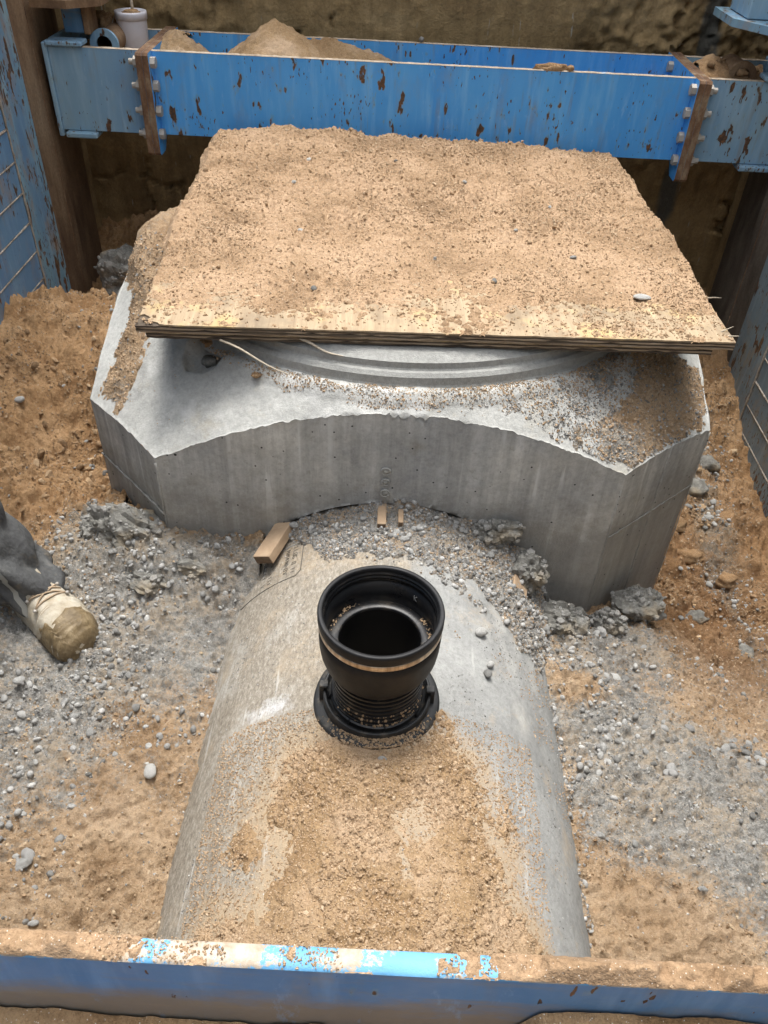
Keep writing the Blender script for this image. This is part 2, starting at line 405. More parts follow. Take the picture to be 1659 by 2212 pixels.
def M_paint(name, a, b, rust=.5, dirt=.3, dirtcol=(.30, .22, .13), zdirt=None, big=1.0):
    n = NT(name)
    st = n.noise(7, 4, .6, n.co((1, 1, .22))); c = n.ramp(st, (.3, a), (.7, b))
    w = n.noise(30, 4, .65, n.co((1, 1, .12))); c = n.mix(n.ramp(w, (.50, 0.), (.72, .55)), c, tuple(min(.9, x * 1.05 + .11) for x in b))
    # fine wear, streaked chips and big rust blooms
    dm = n.ramp(n.noise(11, 5, .7, n.co((1, 1, .5))), (.52, 0.), (.72, dirt)); c = n.mix(dm, c, dirtcol)
    rz = n.noise(34, 3, .55, n.co((1, 1, .38))); gate = n.noise(4.5, 3, .6)
    k = n.math('ADD', n.math('MULTIPLY', rz, .75), n.math('MULTIPLY', gate, .34 * big))
    th = .74 - .14 * rust
    rm = n.ramp(k, (th, 0.), (th + .008, 1.))
    halo = n.ramp(k, (th - .035, 0.), (th, .45))
    ch = n.noise(120, 2, .5, n.co((1, 1, .33))); k2 = n.math('ADD', n.math('MULTIPLY', ch, .72), n.math('MULTIPLY', n.noise(6, 3, .6), .36 * big))
    t2 = .73 - .10 * rust; rm2 = n.ramp(k2, (t2, 0.), (t2 + .01, 1.)); rm = n.math('MAXIMUM', rm, rm2)
    c = n.mix(halo, c, (.22, .30, .28))
    if zdirt:
        sx = n.n('ShaderNodeSeparateXYZ'); n.L(n.tc.outputs['Object'], sx.inputs[0])
        zz = n.math('ADD', sx.outputs[2], n.math('MULTIPLY', n.math('SUBTRACT', n.noise(9, 5, .7, n.co((1, 1, 2.2))), .5), .10))
        c = n.mix(n.ramp(zz, (zdirt - .02, .95), (zdirt + .02, 0.)), c, (.25, .205, .15))
        c = n.mix(n.ramp(n.noise(26, 4, .7, n.co((.35, 1, 2))), (.55, 0.), (.75, .6)), c, (.30, .24, .16))
    rc = n.ramp(n.noise(60, 4, .7), (.35, (.035, .028, .024)), (.55, (.12, .06, .03)), (.75, (.30, .13, .05)))
    c = n.mix(rm, c, rc)
    run = n.noise(46, 3, .6, n.co((1, 1, .06), (0, 0, .3))); rg_ = n.math('MULTIPLY', n.ramp(run, (.56, 0.), (.66, .7)), n.ramp(gate, (.46, 0.), (.64, 1.)))
    c = n.mix(n.math('MULTIPLY', rg_, min(1., rust * 1.1)), c, (.24, .20, .13))
    scr = n.noise(18, 6, .8, n.co((1.6, 1, .5), (0, .5, 0))); c = n.mix(n.ramp(scr, (.60, 0.), (.66, .35)), c, tuple(min(.9, x * .9 + .16) for x in b))
    n.col(c); n.rough(n.ramp(n.noise(20, 3), (.3, .42), (.7, .68))); 
    n.bump(n.math('SUBTRACT', 1., rm), .0006); n.bump(n.noise(60, 4, .6), .0006)
    return n.m
blue_m = M_paint('bright_blue_paint', (.050, .31, .78), (.095, .40, .84), .52, .22)
pale_m = M_paint('faded_blue_paint', (.16, .31, .50), (.25, .41, .53), .5, .35, (.30, .32, .27))
worn_m = M_paint('worn_blue_paint', (.10, .21, .40), (.16, .30, .46), .45, .75, (.34, .25, .15))
post_m = M_paint('rust_streaked_blue_paint', (.12, .23, .40), (.19, .34, .43), .70, 1.0, (.30, .19, .10), big=1.1)
dirty_m = M_paint('muddy_blue_paint', (.08, .21, .40), (.11, .27, .48), .25, .6, (.27, .24, .18), .690)

def M_edge():
    n = NT('chipped_sky_blue_edge'); c = n.ramp(n.noise(9, 4), (.3, (.10, .31, .55)), (.7, (.15, .38, .60)))
    a = n.math('ADD', n.noise(30, 6, .75), n.math('MULTIPLY', n.noise(6, 3), .7))
    c = n.mix(n.ramp(a, (.86, 0.), (.90, 1.)), c, n.ramp(n.noise(70, 4, .7), (.35, (.34, .27, .19)), (.6, (.50, .43, .35))))
    b = n.math('ADD', n.noise(22, 6, .75), n.math('MULTIPLY', n.noise(5, 2, .5, n.co((1, 1, 1), (0, 0, 1.2))), .8)); c = n.mix(n.ramp(b, (1.02, 0.), (1.05, .9)), c, (.36, .33, .30))
    n.col(c); n.rough(.6); n.bump(a, .0015); return n.m
edgeblue_m = M_edge()
def M_rust(name, cols, sc=9):
    n = NT(name); a = n.noise(sc, 6, .7, n.co((1, 1, .35))); c = n.ramp(a, *cols)
    f = n.noise(120, 4, .7); c = n.mix(.6, c, n.ramp(f, (.3, .5), (.65, 1.1)), 'MULTIPLY')
    n.col(c); n.rough(.85); n.bump(n.noise(80, 5, .7), .002); return n.m
rust_m = M_rust('rusty_muddy_steel', ((.3, (.10, .055, .03)), (.5, (.20, .125, .07)), (.7, (.31, .215, .13))))
edge_m = M_rust('rusty_plate_edge', ((.3, (.07, .04, .025)), (.5, (.20, .11, .06)), (.62, (.30, .22, .14)), (.75, (.22, .28, .27))), 24)
weld_m = M_rust('weld_bead', ((.3, (.16, .12, .09)), (.5, (.38, .33, .27)), (.7, (.55, .52, .46))), 40)
dustedge_m = M_rust('dusty_plate_top', ((.3, (.28, .21, .15)), (.5, (.46, .38, .29)), (.62, (.56, .47, .37)), (.72, (.24, .46, .66))), 20)
def M_metal(name, c, r, me=1.0):
    n = NT(name); a = n.noise(40, 4, .6); n.col(n.mix(n.ramp(a, (.45, 0.), (.7, .6)), c, (.30, .26, .20))); n.rough(r); n.metal(me)
    n.bump(n.noise(200, 3), .0003); return n.m
bolt_m = M_metal('zinc_bolt', (.40, .375, .34), .6, .25)
def M_band():
    n = NT('stainless_band'); n.tc = n.n('ShaderNodeTexCoord')
    c = n.noise(60, 3, .6, n.co((1, 1, .02))); n.col(n.ramp(c, (.35, (.34, .24, .16)), (.55, (.62, .50, .37)), (.7, (.80, .72, .60))))
    n.rough(.3); n.metal(.75); return n.m
band_m = M_band()
def M_black(name, c, r, dust=.4, spec=.5):
    n = NT(name); d = n.noise(30, 5, .7); dd = n.ramp(d, (.52, 0.), (.75, dust))
    cc = n.mix(dd, c, (.20, .165, .12)); sc = n.noise(9, 4, .65, n.co((1, 1, .5)))
    cc = n.mix(n.ramp(sc, (.5, 0.), (.8, .22)), cc, (.10, .105, .11))
    n.col(cc); n.rough(n.ramp(n.noise(14, 4), (.3, r), (.7, min(1, r + .2)))); n.b.inputs['Specular IOR Level'].default_value = spec
    n.bump(n.noise(180, 3), .0002); return n.m
rubber_m = M_black('black_rubber', (.011, .011, .012), .45, .06, .3)
gloss_m = M_black('black_glossy_plastic', (.008, .008, .009), .22, .12)
rib_m = M_black('black_ribbed_plastic', (.010, .010, .011), .3, .35)
dustblk_m = M_black('dusty_black_plastic', (.016, .017, .018), .45, .6)

def M_wood(name, a, b, sc=60, stretch=(1, .04, 1), dark=.2, face=False):
    n = NT(name); g = n.noise(sc, 4, .65, n.co(stretch), .3); c = n.ramp(g, (.3, a), (.7, b))
    d = n.noise(6, 4, .6); c = n.mix(n.ramp(d, (.5, 0.), (.7, dark)), c, (.13, .10, .07))
    if face:
        sn = n.noise(5, 6, .75); c = n.mix(n.ramp(sn, (.50, 0.), (.66, .75)), c, (.23, .18, .12))
        ye = n.noise(8, 4, .6); c = n.mix(n.ramp(ye, (.52, 0.), (.68, .55)), c, (.62, .44, .17))
    n.col(c); n.rough(.85); n.bump(g, .0012); return n.m
plyface_m = M_wood('plywood_face_veneer', (.29, .21, .13), (.46, .355, .23), 70, (1, .05, 1), .75, True)
plyl_m = M_wood('light_ply_edge', (.23, .17, .115), (.40, .31, .215), 30, (.08, 1, 1), .6)
plyd_m = M_wood('dark_ply_edge', (.045, .033, .025), (.12, .09, .06), 40, (.08, 1, 1), .3)
block_m = M_wood('sawn_block_wood', (.33, .225, .14), (.48, .35, .23), 50, (.3, .3, 1), .15)
blockend_m = M_wood('block_end_grain', (.11, .07, .04), (.20, .13, .08), 90, (1, 1, 1), .3)
splin_m = M_wood('splinter_wood', (.42, .35, .26), (.60, .53, .42), 90, (1, .1, 1), .1)

def M_soilwall():
    n = NT('cut_clay_soil')
    a = n.noise(4, 6, .7); c = n.ramp(a, (.3, (.21, .135, .060)), (.5, (.34, .235, .11)), (.7, (.46, .33, .17)))
    st = n.noise(24, 3, .6, n.co((1, 1, .06))); c = n.mix(.7, c, n.ramp(st, (.3, .7), (.6, 1.1)), 'MULTIPLY')
    wst = n.noise(34, 3, .7, n.co((1, 1, .12))); c = n.mix(n.ramp(wst, (.68, 0.), (.72, .8)), c, (.48, .45, .38))
    gr = n.attr('grey'); c = n.mix(gr, c, (.12, .115, .095))
    f = n.noise(90, 5, .75); c = n.mix(.6, c, n.ramp(f, (.3, .6), (.6, 1.1)), 'MULTIPLY')
    n.col(c); n.rough(.9); n.bump(n.noise(70, 6, .75), .008); return n.m
soil_m = M_soilwall()

# ------------------------------------------------------------------ ground height field
CPS = [  # x, y, z
    (-.45,.40,-.20),(-.40,.80,-.20),(-.40,1.20,-.19),(-.36,1.40,-.13),(-.90,.50,-.16),(-.90,1.0,-.16),(-.80,1.25,-.16),(-1.25,1.0,-.14),
    (-1.25,.3,-.14),(-.40,.0,-.18),(-.95,0,-.15),(0,0,-.2),(.45,0,-.2),
    (-.55,1.50,-.045),(-.40,1.51,-.06),(-.30,1.48,-.05),(-.79,1.74,-.12),(-.72,1.58,-.08),(-.60,1.38,-.12),(-.85,1.89,-.19),(-1.0,1.62,-.17),
    (-1.1,2.1,-.07),(-.95,2.2,-.05),(-1.25,2.0,.02),(-1.25,2.35,.085),(-1.2,2.56,.085),(-1.0,2.58,.05),(-.86,2.6,.05),(-1.25,2.85,-.07),(-1.0,2.95,-.13),(-.85,3.0,-.13),(-1.25,3.2,-.21),(-.85,3.4,-.1),
    (-1.0,3.7,-.02),(0,3.6,-.3),(.9,3.6,-.35),(-1.2,1.6,-.12),
    (.45,.40,-.22),(.45,1.0,-.23),(.42,1.3,-.2),(.52,1.44,-.25),(.60,1.50,-.27),(.73,1.50,-.28),(.9,.7,-.21),(1.0,.9,-.21),(.86,1.12,-.235),
    (.80,1.28,-.26),(1.3,.9,-.22),(1.3,.3,-.2),(1.0,.2,-.2),
    (.93,1.42,-.36),(.98,1.60,-.45),(.9,1.8,-.50),(1.1,1.30,-.36),(1.15,1.5,-.44),(1.36,1.3,-.36),(1.36,1.6,-.46),(1.1,1.9,-.50),(1.3,2.0,-.50),(1.3,2.4,-.45),(1.1,2.3,-.42),
    (1.3,2.9,-.23),(1.05,2.8,-.22),(1.2,3.3,-.2),(.95,3.2,-.25),(0,2.4,-.4)]
CP = np.array(CPS)
def _solve():
    d = np.hypot(CP[:, 0][:, None] - CP[:, 0], CP[:, 1][:, None] - CP[:, 1])
    A = np.sqrt(d * d + .0025); n = len(CP)
    M = np.zeros((n + 1, n + 1)); M[:n, :n] = A; M[n, :n] = 1; M[:n, n] = 1
    return np.linalg.solve(M, np.append(CP[:, 2], 0))
WG = _solve()
def base_h(x, y):
    s = np.full(np.shape(x), WG[-1])
    for (cx, cy, _), w in zip(CPS, WG): s = s + w * np.sqrt((x - cx) ** 2 + (y - cy) ** 2 + .0025)
    return s
def blobs(x, y, L):
    s = np.zeros(np.shape(x))
    for cx, cy, rx, ry, a in L: s = s + a * np.exp(-(((x - cx) / rx) ** 2 + ((y - cy) / ry) ** 2))
    return s
def grey_mask(x, y):
    # where the grey crushed mix lies (pigment of the ground itself)
    L = [(-.80,1.18,.28,.28,1.0),(-.60,1.36,.22,.16,1.1),(-.42,1.30,.12,.25,.6),(-1.0,.95,.25,.3,.8),(-.65,.95,.18,.2,.3),(-.55,1.47,.22,.07,1.2),
         (-.82,1.62,.1,.12,.9),(.52,1.30,.12,.2,.9),(.62,1.10,.18,.18,.9),(.65,.92,.2,.16,1.0),(.85,.95,.2,.2,.8),(.70,1.42,.12,.12,1.1),(.95,.6,.15,.22,1.0),
         (.82,.75,.12,.12,.35),(1.12,1.75,.05,.4,.55),(1.15,2.3,.09,.4,.8),(-.95,.62,.12,.2,.5),(-.85,.45,.2,.1,-.3),(.50,.55,.14,.22,-.8),(.65,.45,.16,.12,-.5),(.50,1.23,.065,.05,-1.6),(-.36,1.43,.08,.08,.9),(-.50,1.0,.10,.45,-.35),(-1.0,1.45,.12,.12,-.3)]
    return np.minimum(blobs(x, y, L), 1.15) * .95 - .10 + .28 * fbm(x, y, 7, 4, 44) + .10 * (y < 1.5)
def ground_detail(x, y):
    g = np.clip(grey_mask(x, y), 0, 1)
    h = fbm(x, y, 3.2, 4, 3) * .018 + fbm(x, y, 13, 4, 5) * .012
    big = np.maximum(0, fbm(x, y, 20, 3, 9) - .12) * .035 + grains(x, y, .055, 12, .40) * .032 + grains(x + 1, y, .026, 13, .5) * .020 + np.abs(fbm(x, y, 16, 5, 17, .6)) * .014 + np.maximum(0, -fbm(x, y, 14, 4, 14) - .15) * -.04
    soft = np.clip(sstep(1.3, 1.9, y) + .25, 0, 1)
    h = h + big * soft
    h = h + grains(x, y, .034, 11, .35) * .018 * (1.1 - .5 * g) + grains(x, y, .0145, 21, .8) * .014 + grains(x + 3, y, .021, 25, .5) * .016
    h = h + fbm(x, y, 60, 3, 15) * .007 + np.abs(fbm(x, y, 25, 4, 16, .6)) * .016
    # cracks in the crusted sand
    cr = np.abs(fbm(x, y, 9, 3, 31)); h = h - .008 * (1 - sstep(0, .05, cr)) * (1 - g)
    # boot prints and small hollows
    h = h + blobs(x, y, [(.66,.52,.05,.1,-.02),(-.62,.62,.03,.08,-.02),(.80,.50,.06,.06,-.012)])
    # little heap of fresh sand and grey clumps beside the chamber
    h = h + blobs(x, y, [(.50,1.24,.06,.05,.03),(.55,1.42,.06,.05,.03),(-.66,1.52,.10,.05,.03),(-.5,1.46,.12,.03,.02)]) * (1 + .8 * fbm(x, y, 30, 3, 41))
    return h
xs = np.arange(-1.42, 1.60, .0048)
ys = np.concatenate([np.arange(-.6, .3, .03), np.arange(.3, 2.0, .0044), np.arange(2.0, 3.95, .008)])
GX, GY = np.meshgrid(xs, ys, indexing='ij')
GZ = base_h(GX, GY) + ground_detail(GX, GY)
darker = np.clip(blobs(GX, GY, [(1.05,1.9,.35,.5,.75),(1.0,1.45,.2,.15,.4)]) + .25 * fbm(GX, GY, 6, 3, 77), 0, .9)  # ground colour goes darker over the low part right of the chamber
PXC, PZC, PR = .02, -.37, .44
def keep_ground(x, y):
    inpipe = (np.abs(x - PXC) < .33) & (y < 1.7)
    inch = (np.abs(x - .03) < .74) & (y > 1.66) & (y < 3.0)
    return ~(inpipe | inch)
K = keep_ground(GX, GY)
V = np.stack([GX, GY, GZ], -1).reshape(-1, 3)
F = grid_faces(len(xs), len(ys), K)
V2, F2, A2 = compact(V, F, {'grey': grey_mask(GX, GY), 'darker': darker, 'warm': sstep(1.35, 1.75, GY + .15 * fbm(GX, GY, 6, 3, 78)) * (1 - .6 * np.clip(grey_mask(GX, GY), 0, 1))})
ground = mesh_np('ground', V2, F2[:, ::-1] if False else F2, ground_m, True, A2); ground['kind'] = 'structure'
def gh(x, y):
    i = np.clip(np.searchsorted(xs, x) - 1, 0, len(xs) - 2); j = np.clip(np.searchsorted(ys, y) - 1, 0, len(ys) - 2)
    fx = (x - xs[i]) / (xs[i + 1] - xs[i]); fy = (y - ys[j]) / (ys[j + 1] - ys[j])
    return (GZ[i, j] * (1 - fx) * (1 - fy) + GZ[i + 1, j] * fx * (1 - fy) + GZ[i, j + 1] * (1 - fx) * fy + GZ[i + 1, j + 1] * fx * fy)

# ------------------------------------------------------------------ trench soil walls and outer ground
WX = np.arange(-1.9, 2.0, .012); WZ = np.concatenate([np.arange(-.7, 1.2, .011), np.arange(1.2, 2.6, .05)])  # upper part, out of view, raised to shade the trench
wx, wz = np.meshgrid(WX, WZ, indexing='ij')
rough = sstep(.62, .72, wx + .06 * fbm(wx, wz, 5, 3, 60)) * sstep(.2, .6, wz)
wy = 3.63 + .007 * fbm(wx, wz, 3, 4, 50) + .005 * fbm(wx, wz * .12, 40, 3, 51) \
     - rough * (.045 * fbm(wx, wz, 6, 6, 52, .62) + .05 * np.abs(fbm(wx, wz, 14, 5, 53, .6)) + .028 * grains(wx, wz, .05, 54, .7) - .03) \
     - (1 - rough) * .006 * np.maximum(0, fbm(wx, wz, 30, 3, 55)) + .05 * (1 - sstep(.0, .05, np.abs(fbm(wx, wz, 6, 3, 57)))) * sstep(.2, .5, fbm(wx, wz, 3, 2, 58))
left_rag = (1 - sstep(-.75, -.62, wx)) * sstep(.3, .6, wz); wy = wy - left_rag * (.04 * fbm(wx, wz, 8, 5, 59, .6) + .03 * np.abs(fbm(wx, wz, 18, 4, 63)) - .02)
stripe = sstep(.045, .030, np.abs(wx - 1.17 - .03 * fbm(wz, wz, 3, 2, 61))) * sstep(-.1, .1, fbm(wx, wz, 7, 3, 62) + .25)
wall = mesh_np('trench_wall', np.stack([wx, wy, wz], -1).reshape(-1, 3), grid_faces(len(WX), len(WZ)), soil_m, True, {'grey': np.clip(stripe, 0, 1)})
wall['kind'] = 'structure'
mb = MB(); mb.box(-1.9, -1.36, -2.6, 3.9, -.9, 2.5, .01).box(1.46, 2.0, -2.6, 3.9, -.9, 2.5, .01).box(-1.36, 1.46, -2.6, -2.2, -.9, 2.5, .01)  # unseen wall height raised so that mostly steep skylight gets in
mb.box(-1.9, 2.0, 4.05, 4.3, -.9, 2.5, .01)
sidewall = mb.build('trench_side_soil', soil_m); sidewall['kind'] = 'structure'
mb = MB(); mb.box(-8, -1.36, -8, 10, 2.48, 2.54, .01).box(1.46, 8, -8, 10, 2.48, 2.54, .01).box(-1.36, 1.46, 3.69, 10, 2.48, 2.54, .01).box(-1.36, 1.46, -8, -2.2, 2.48, 2.54, .01)
o = mb.build('outer_ground', damp_m); o['kind'] = 'structure'
mb = MB(); mb.box(-1.36, 1.46, -2.2, -.55, -.3, -.17, .01); o = mb.build('trench_floor', damp_m); o['kind'] = 'structure'

# ------------------------------------------------------------------ concrete chamber
CX, CY = .03, 2.36
OCT = [(-.56,1.55),(.575,1.55),(.85,1.79),(.85,2.93),(.575,3.17),(-.56,3.17),(-.79,2.93),(-.79,1.79)]
def top_h(x, y):
    r = np.hypot(x - CX, y - CY)
    return np.where(r < .77, .395, .395 - .02 * sstep(.77, .80, r) - .86 * np.maximum(0, r - .79) - .0 * r)
chamber = empty('chamber_base', (CX, CY, -.5), 'large grey precast concrete chamber base with cut corners, lying under the plywood', 'manhole base')
# perimeter samples
per = []
for i in range(8):
    a = np.array(OCT[i]); b = np.array(OCT[(i + 1) % 8]); L = np.linalg.norm(b - a)
    k = int(L / (.007 if i in (0, 1, 7) else .03))
    for t in range(k): per.append(a + (b - a) * t / k)
per = np.array(per); NP = len(per)
rp = np.hypot(per[:, 0] - CX, per[:, 1] - CY); ux = (per[:, 0] - CX) / rp; uy = (per[:, 1] - CY) / rp
# a slightly ragged casting edge, most chipped in the middle of the front
chip = .0025 * vnoise(per[:, 0] * 60 + 5, per[:, 1] * 60, 70) + .002 * vnoise(per[:, 0] * 200, per[:, 1] * 200, 71)
chip += -.020 * np.maximum(0, vnoise(per[:, 0] * 95, per[:, 1] * 95, 72)) * np.exp(-((per[:, 0] - .02) / .17) ** 2) * (per[:, 1] < 1.56)
T = np.linspace(0, 1, 75) ** .9
rr = .60 + (rp[None] - .60 + 0) * T[:, None]
tx = CX + ux[None] * rr; ty = CY + uy[None] * rr
tz = top_h(tx, ty) + .003 * fbm(tx, ty, 14, 4, 73) + .0015 * fbm(tx, ty, 60, 3, 74)
edge = sstep(.985, 1., T)[:, None]
tz = tz + chip[None] * edge + .002 * edge
# lifting anchor recesses
for ax, ay in ((-.455, 1.755), (.50, 1.76)):
    dd = np.hypot((tx - ax) / 1.2, (ty - ay)); tz = tz - .045 * (1 - sstep(.03, .055, dd + .008 * fbm(tx, ty, 30, 3, 75)))
TV = np.stack([tx, ty, tz], -1).reshape(-1, 3)
top = mesh_np('sloped_top', TV, grid_faces(75, NP, closed=True), top_m, True)
top.parent = chamber; top.matrix_parent_inverse = parent_inv(chamber)
# walls
NR = 120
zt = tz[-1]; zz = zt[None] + (-.62 - zt[None]) * (np.linspace(0, 1, NR) ** 1.0)[:, None]
wxx = np.repeat(per[None, :, 0], NR, 0); wyy = np.repeat(per[None, :, 1], NR, 0)
inn = -.0018 * fbm(wxx + wyy, zz, 12, 4, 76)
nearedge = np.exp(-(np.linspace(0, 1, NR)[:, None] / .012)); inn = inn - chip[None] * .8 * nearedge
wxx = wxx - ux[None] * inn; wyy = wyy - uy[None] * inn
HR = .462
hd = np.hypot(wxx - PXC, zz - PZC); fr = (wyy < 1.56)
snap = fr & (np.abs(hd - HR) < .0065)
wxx = np.where(snap, PXC + (wxx - PXC) * HR / hd, wxx); zz2 = np.where(snap, PZC + (zz - PZC) * HR / hd, zz)
keepw = ~(fr & (np.hypot(wxx - PXC, zz2 - PZC) < HR - .0005))
WV = np.stack([wxx, wyy, zz2], -1).reshape(-1, 3)
WF = grid_faces(NR, NP, closed=True); WF = WF[keepw.ravel()[WF].all(1)]
WV, WF, _ = compact(WV, WF)
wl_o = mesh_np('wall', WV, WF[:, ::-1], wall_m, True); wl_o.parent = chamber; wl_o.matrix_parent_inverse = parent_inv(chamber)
# neck, pipe socket
mb = MB(); mb.lathe([(.765,.37),(.752,.392),(.748,.40),(.746,.418),(.738,.426),(.731,.428),(.728,.432),(.726,.446),(.70,.4585),(.62,.4585),(.60,.44),(.60,.1)], (CX, CY, 0), 420)
mb.build('neck', neck_m, chamber, False)
mb = MB(); v = []; 
n_ = 120
for yy in (1.551, 1.75):
    for k in range(n_): t = 2 * pi * k / n_; v.append((PXC + HR * sin(t), yy, PZC + HR * cos(t)))
mb.add(v, [(k, (k + 1) % n_, n_ + (k + 1) % n_, n_ + k) for k in range(n_)]); mb.build('pipe_socket', wall_m, chamber, True)
mb = MB(); mb.lathe([(.598,.1),(.598,-.5)], (CX, CY, 0), 64); mb.build('inner_shaft', neck_m, chamber, True)
# round plug marks cast in the front
for zc_, rr_, seed in ((.193, .0105, 1), (.160, .0095, 2), (.126, .0105, 3)):
    mb = MB(); pts = []
    rg = random.Random(seed)
    for k in range(22): t = 2 * pi * k / 21.; pts.append((.0 + (rr_ + rg.uniform(-.0006, .0006)) * cos(t), 1.5475, zc_ + (rr_ + rg.uniform(-.0006, .0006)) * sin(t)))
    mb.tube(pts, [.0023 + rg.uniform(0, .0012) for _ in pts], 6); mb.prism([(rr_ * .75 * cos(k * pi / 8), zc_ + rr_ * .75 * sin(k * pi / 8)) for k in range(16)], 'y', 1.549, 1.546)
    mb.build('plug_mark', top_m, chamber, True)  # top concrete's colour stands in for bright highlights on the marks
# mould seams on the cut corners
def seam(p, q, r, seed, name='mould_seam'):
    p = Vector(p); q = Vector(q); rg = random.Random(seed); k = max(4, int((q - p).length / .012)); pts = []; rs = []
    for i in range(k + 1): pts.append(p.lerp(q, i / k) + Vector((rg.uniform(-1, 1), rg.uniform(-1, 1), rg.uniform(-1, 1))) * r * .35); rs.append(r * rg.uniform(.5, 1.25))
    MB().tube(pts, rs, 6).build(name, wall_m, chamber, True)
seam((.577,1.549,.012), (.852,1.789,.012), .0024, 1); seam((.713,1.668,.235), (.713,1.668,-.5), .003, 2)
seam((-.562,1.549,.02), (-.792,1.789,.02), .0028, 3); seam((.576,1.549,.17), (.576,1.549,-.4), .0022, 4); seam((-.561,1.549,.18), (-.561,1.549,-.2), .0024, 5)
seam((.852,1.79,.19), (.852,1.79,-.5), .002, 6)
# lifting anchor stud
mb = MB(); mb.lathe([(.0, .018), (.016, .017), (.019, .012), (.019, .004), (.011, 0), (.010, -.03)], (-.452, 1.752, .345), 24, lambda t, i: .06 * sin(3 * t + i))
mb.build('lifting_anchor', clod_m, chamber, True)

# ------------------------------------------------------------------ concrete pipe
pipe = empty('concrete_pipe', (PXC, .8, PZC), 'big round concrete pipe with brown left flank and sandy crown, carrying the black connector', 'pipe')
A = np.linspace(-2.0, 2.0, 420); PY = np.concatenate([np.arange(-.5, .4, .03), np.arange(.4, 1.70, .006)])
pa, py_ = np.meshgrid(A, PY, indexing='ij')
u = pa * PR
hp = .0012 * fbm(u, py_, 8, 4, 80) + .0007 * fbm(u * 1.5, py_ * .7, 60, 3, 81)
# low seam line where the casting collar ends
PVv = np.stack([PXC + (PR + hp) * np.sin(pa), py_, PZC + (PR + hp) * np.cos(pa)], -1).reshape(-1, 3)
SM = [(-.309,.547),(-.196,.56),(-.171,.621),(-.144,.674),(-.219,.747),(-.197,.797),(-.166,.849),(-.113,.882),(-.059,.868),(.064,.886),(.12,.907),(.157,.855),(.184,.815),(.179,.731),(.225,.693),(.227,.613),(.292,.548),(.33,.30),(-.36,.30)]
film = sstep(-.14, .01, poly_sd(u, py_, SM) + .05 * fbm(u, py_, 14, 4, 88)) * .9
film = np.maximum(film, .55 * sstep(1.15, 1.5, py_) * sstep(-.3, .2, fbm(u, py_, 8, 4, 89)))
po = mesh_np('pipe_shell', PVv, grid_faces(len(A), len(PY)), pipe_m, True, {'film': film}); po.parent = pipe; po.matrix_parent_inverse = parent_inv(pipe)
mb = MB(); v = []
for rr_, yy in ((PR - .003, -.5), (PR - .08, -.5), (PR - .08, 1.70), (PR - .003, 1.70)):
    for k in range(96): t = 2 * pi * k / 96; v.append((PXC + rr_ * sin(t), yy, PZC + rr_ * cos(t)))
mb.add(v, [(i * 96 + k, i * 96 + (k + 1) % 96, (i + 1) * 96 + (k + 1) % 96, (i + 1) * 96 + k) for i in range(3) for k in range(96)])
mb.build('pipe_bore', pipe_m, pipe, True)
def onp(u, y, h=0.): a = u / PR; return (PXC + (PR + h) * sin(a), y, PZC + (PR + h) * cos(a))
# faint stamp pressed and printed on the left flank (frame lines and rows of worn strokes)
def strokes(L, r, name, mat):
    mb = MB()
    for (a, b) in L:
        k = 6; pts = [onp(a[0] + (b[0] - a[0]) * i / k, a[1] + (b[1] - a[1]) * i / k, .0012) for i in range(k + 1)]; mb.tube(pts, r, 5)
    return mb.build(name, mat, pipe, True)
ink = NT('worn_black_ink'); ink.col((.085, .08, .07)); ink.rough(.9); ink_m = ink.m
strokes([((-.225, 1.478), (-.222, 1.376)), ((-.222, 1.376), (-.235, 1.362)), ((-.235, 1.362), (-.43, 1.362))], .0009, 'stamp_frame', ink_m)
strokes([((-.245, 1.478), (-.40, 1.478))], .0014, 'chalk_line', neck_m)
rg = random.Random(5); LL = []
GL = {'L': [((0,0),(0,1)),((0,0),(.7,0))], 'O': [((0,0),(0,1)),((0,1),(.7,1)),((.7,1),(.7,0)),((.7,0),(0,0))], 'G': [((.7,1),(0,1)),((0,1),(0,0)),((0,0),(.7,0)),((.7,0),(.7,.5))],
      'C': [((.7,1),(0,1)),((0,1),(0,0)),((0,0),(.7,0))], 'I': [((.2,0),(.2,1))], 'M': [((0,0),(0,1)),((0,1),(.35,.4)),((.35,.4),(.7,1)),((.7,1),(.7,0))], 'A': [((0,0),(.35,1)),((.35,1),(.7,0)),((.15,.4),(.55,.4))],
      'N': [((0,0),(0,1)),((0,1),(.7,0)),((.7,0),(.7,1))], 'D': [((0,0),(0,1)),((0,1),(.7,.5)),((.7,.5),(0,0))], 'V': [((0,1),(.35,0)),((.35,0),(.7,1))], 'U': [((0,1),(0,0)),((0,0),(.7,0)),((.7,0),(.7,1))], 'Z': [((0,1),(.7,1)),((.7,1),(0,0)),((0,0),(.7,0))], '0': [((0,0),(0,1)),((0,1),(.7,1)),((.7,1),(.7,0)),((.7,0),(0,0))]}
def word(wd, u0, y0, h, adv):   # read from the far end towards the camera, letter tops towards the crown
    for i, ch in enumerate(wd):
        for (a, b) in GL.get(ch, []):
            LL.append(((u0 + a[1] * h, y0 - i * adv - a[0] * adv * .85), (u0 + b[1] * h, y0 - i * adv - b[0] * adv * .85)))
word('LLOG O II', -.252, 1.466, .012, .0105); word('MMANDOV', -.275, 1.464, .012, .0125)
word('DN  LIII', -.325, 1.452, .011, .0105); word('LCLI V', -.350, 1.45, .011, .013)
strokes(LL, .00055, 'stamp_lettering', ink_m)['kind'] = 'stuff'

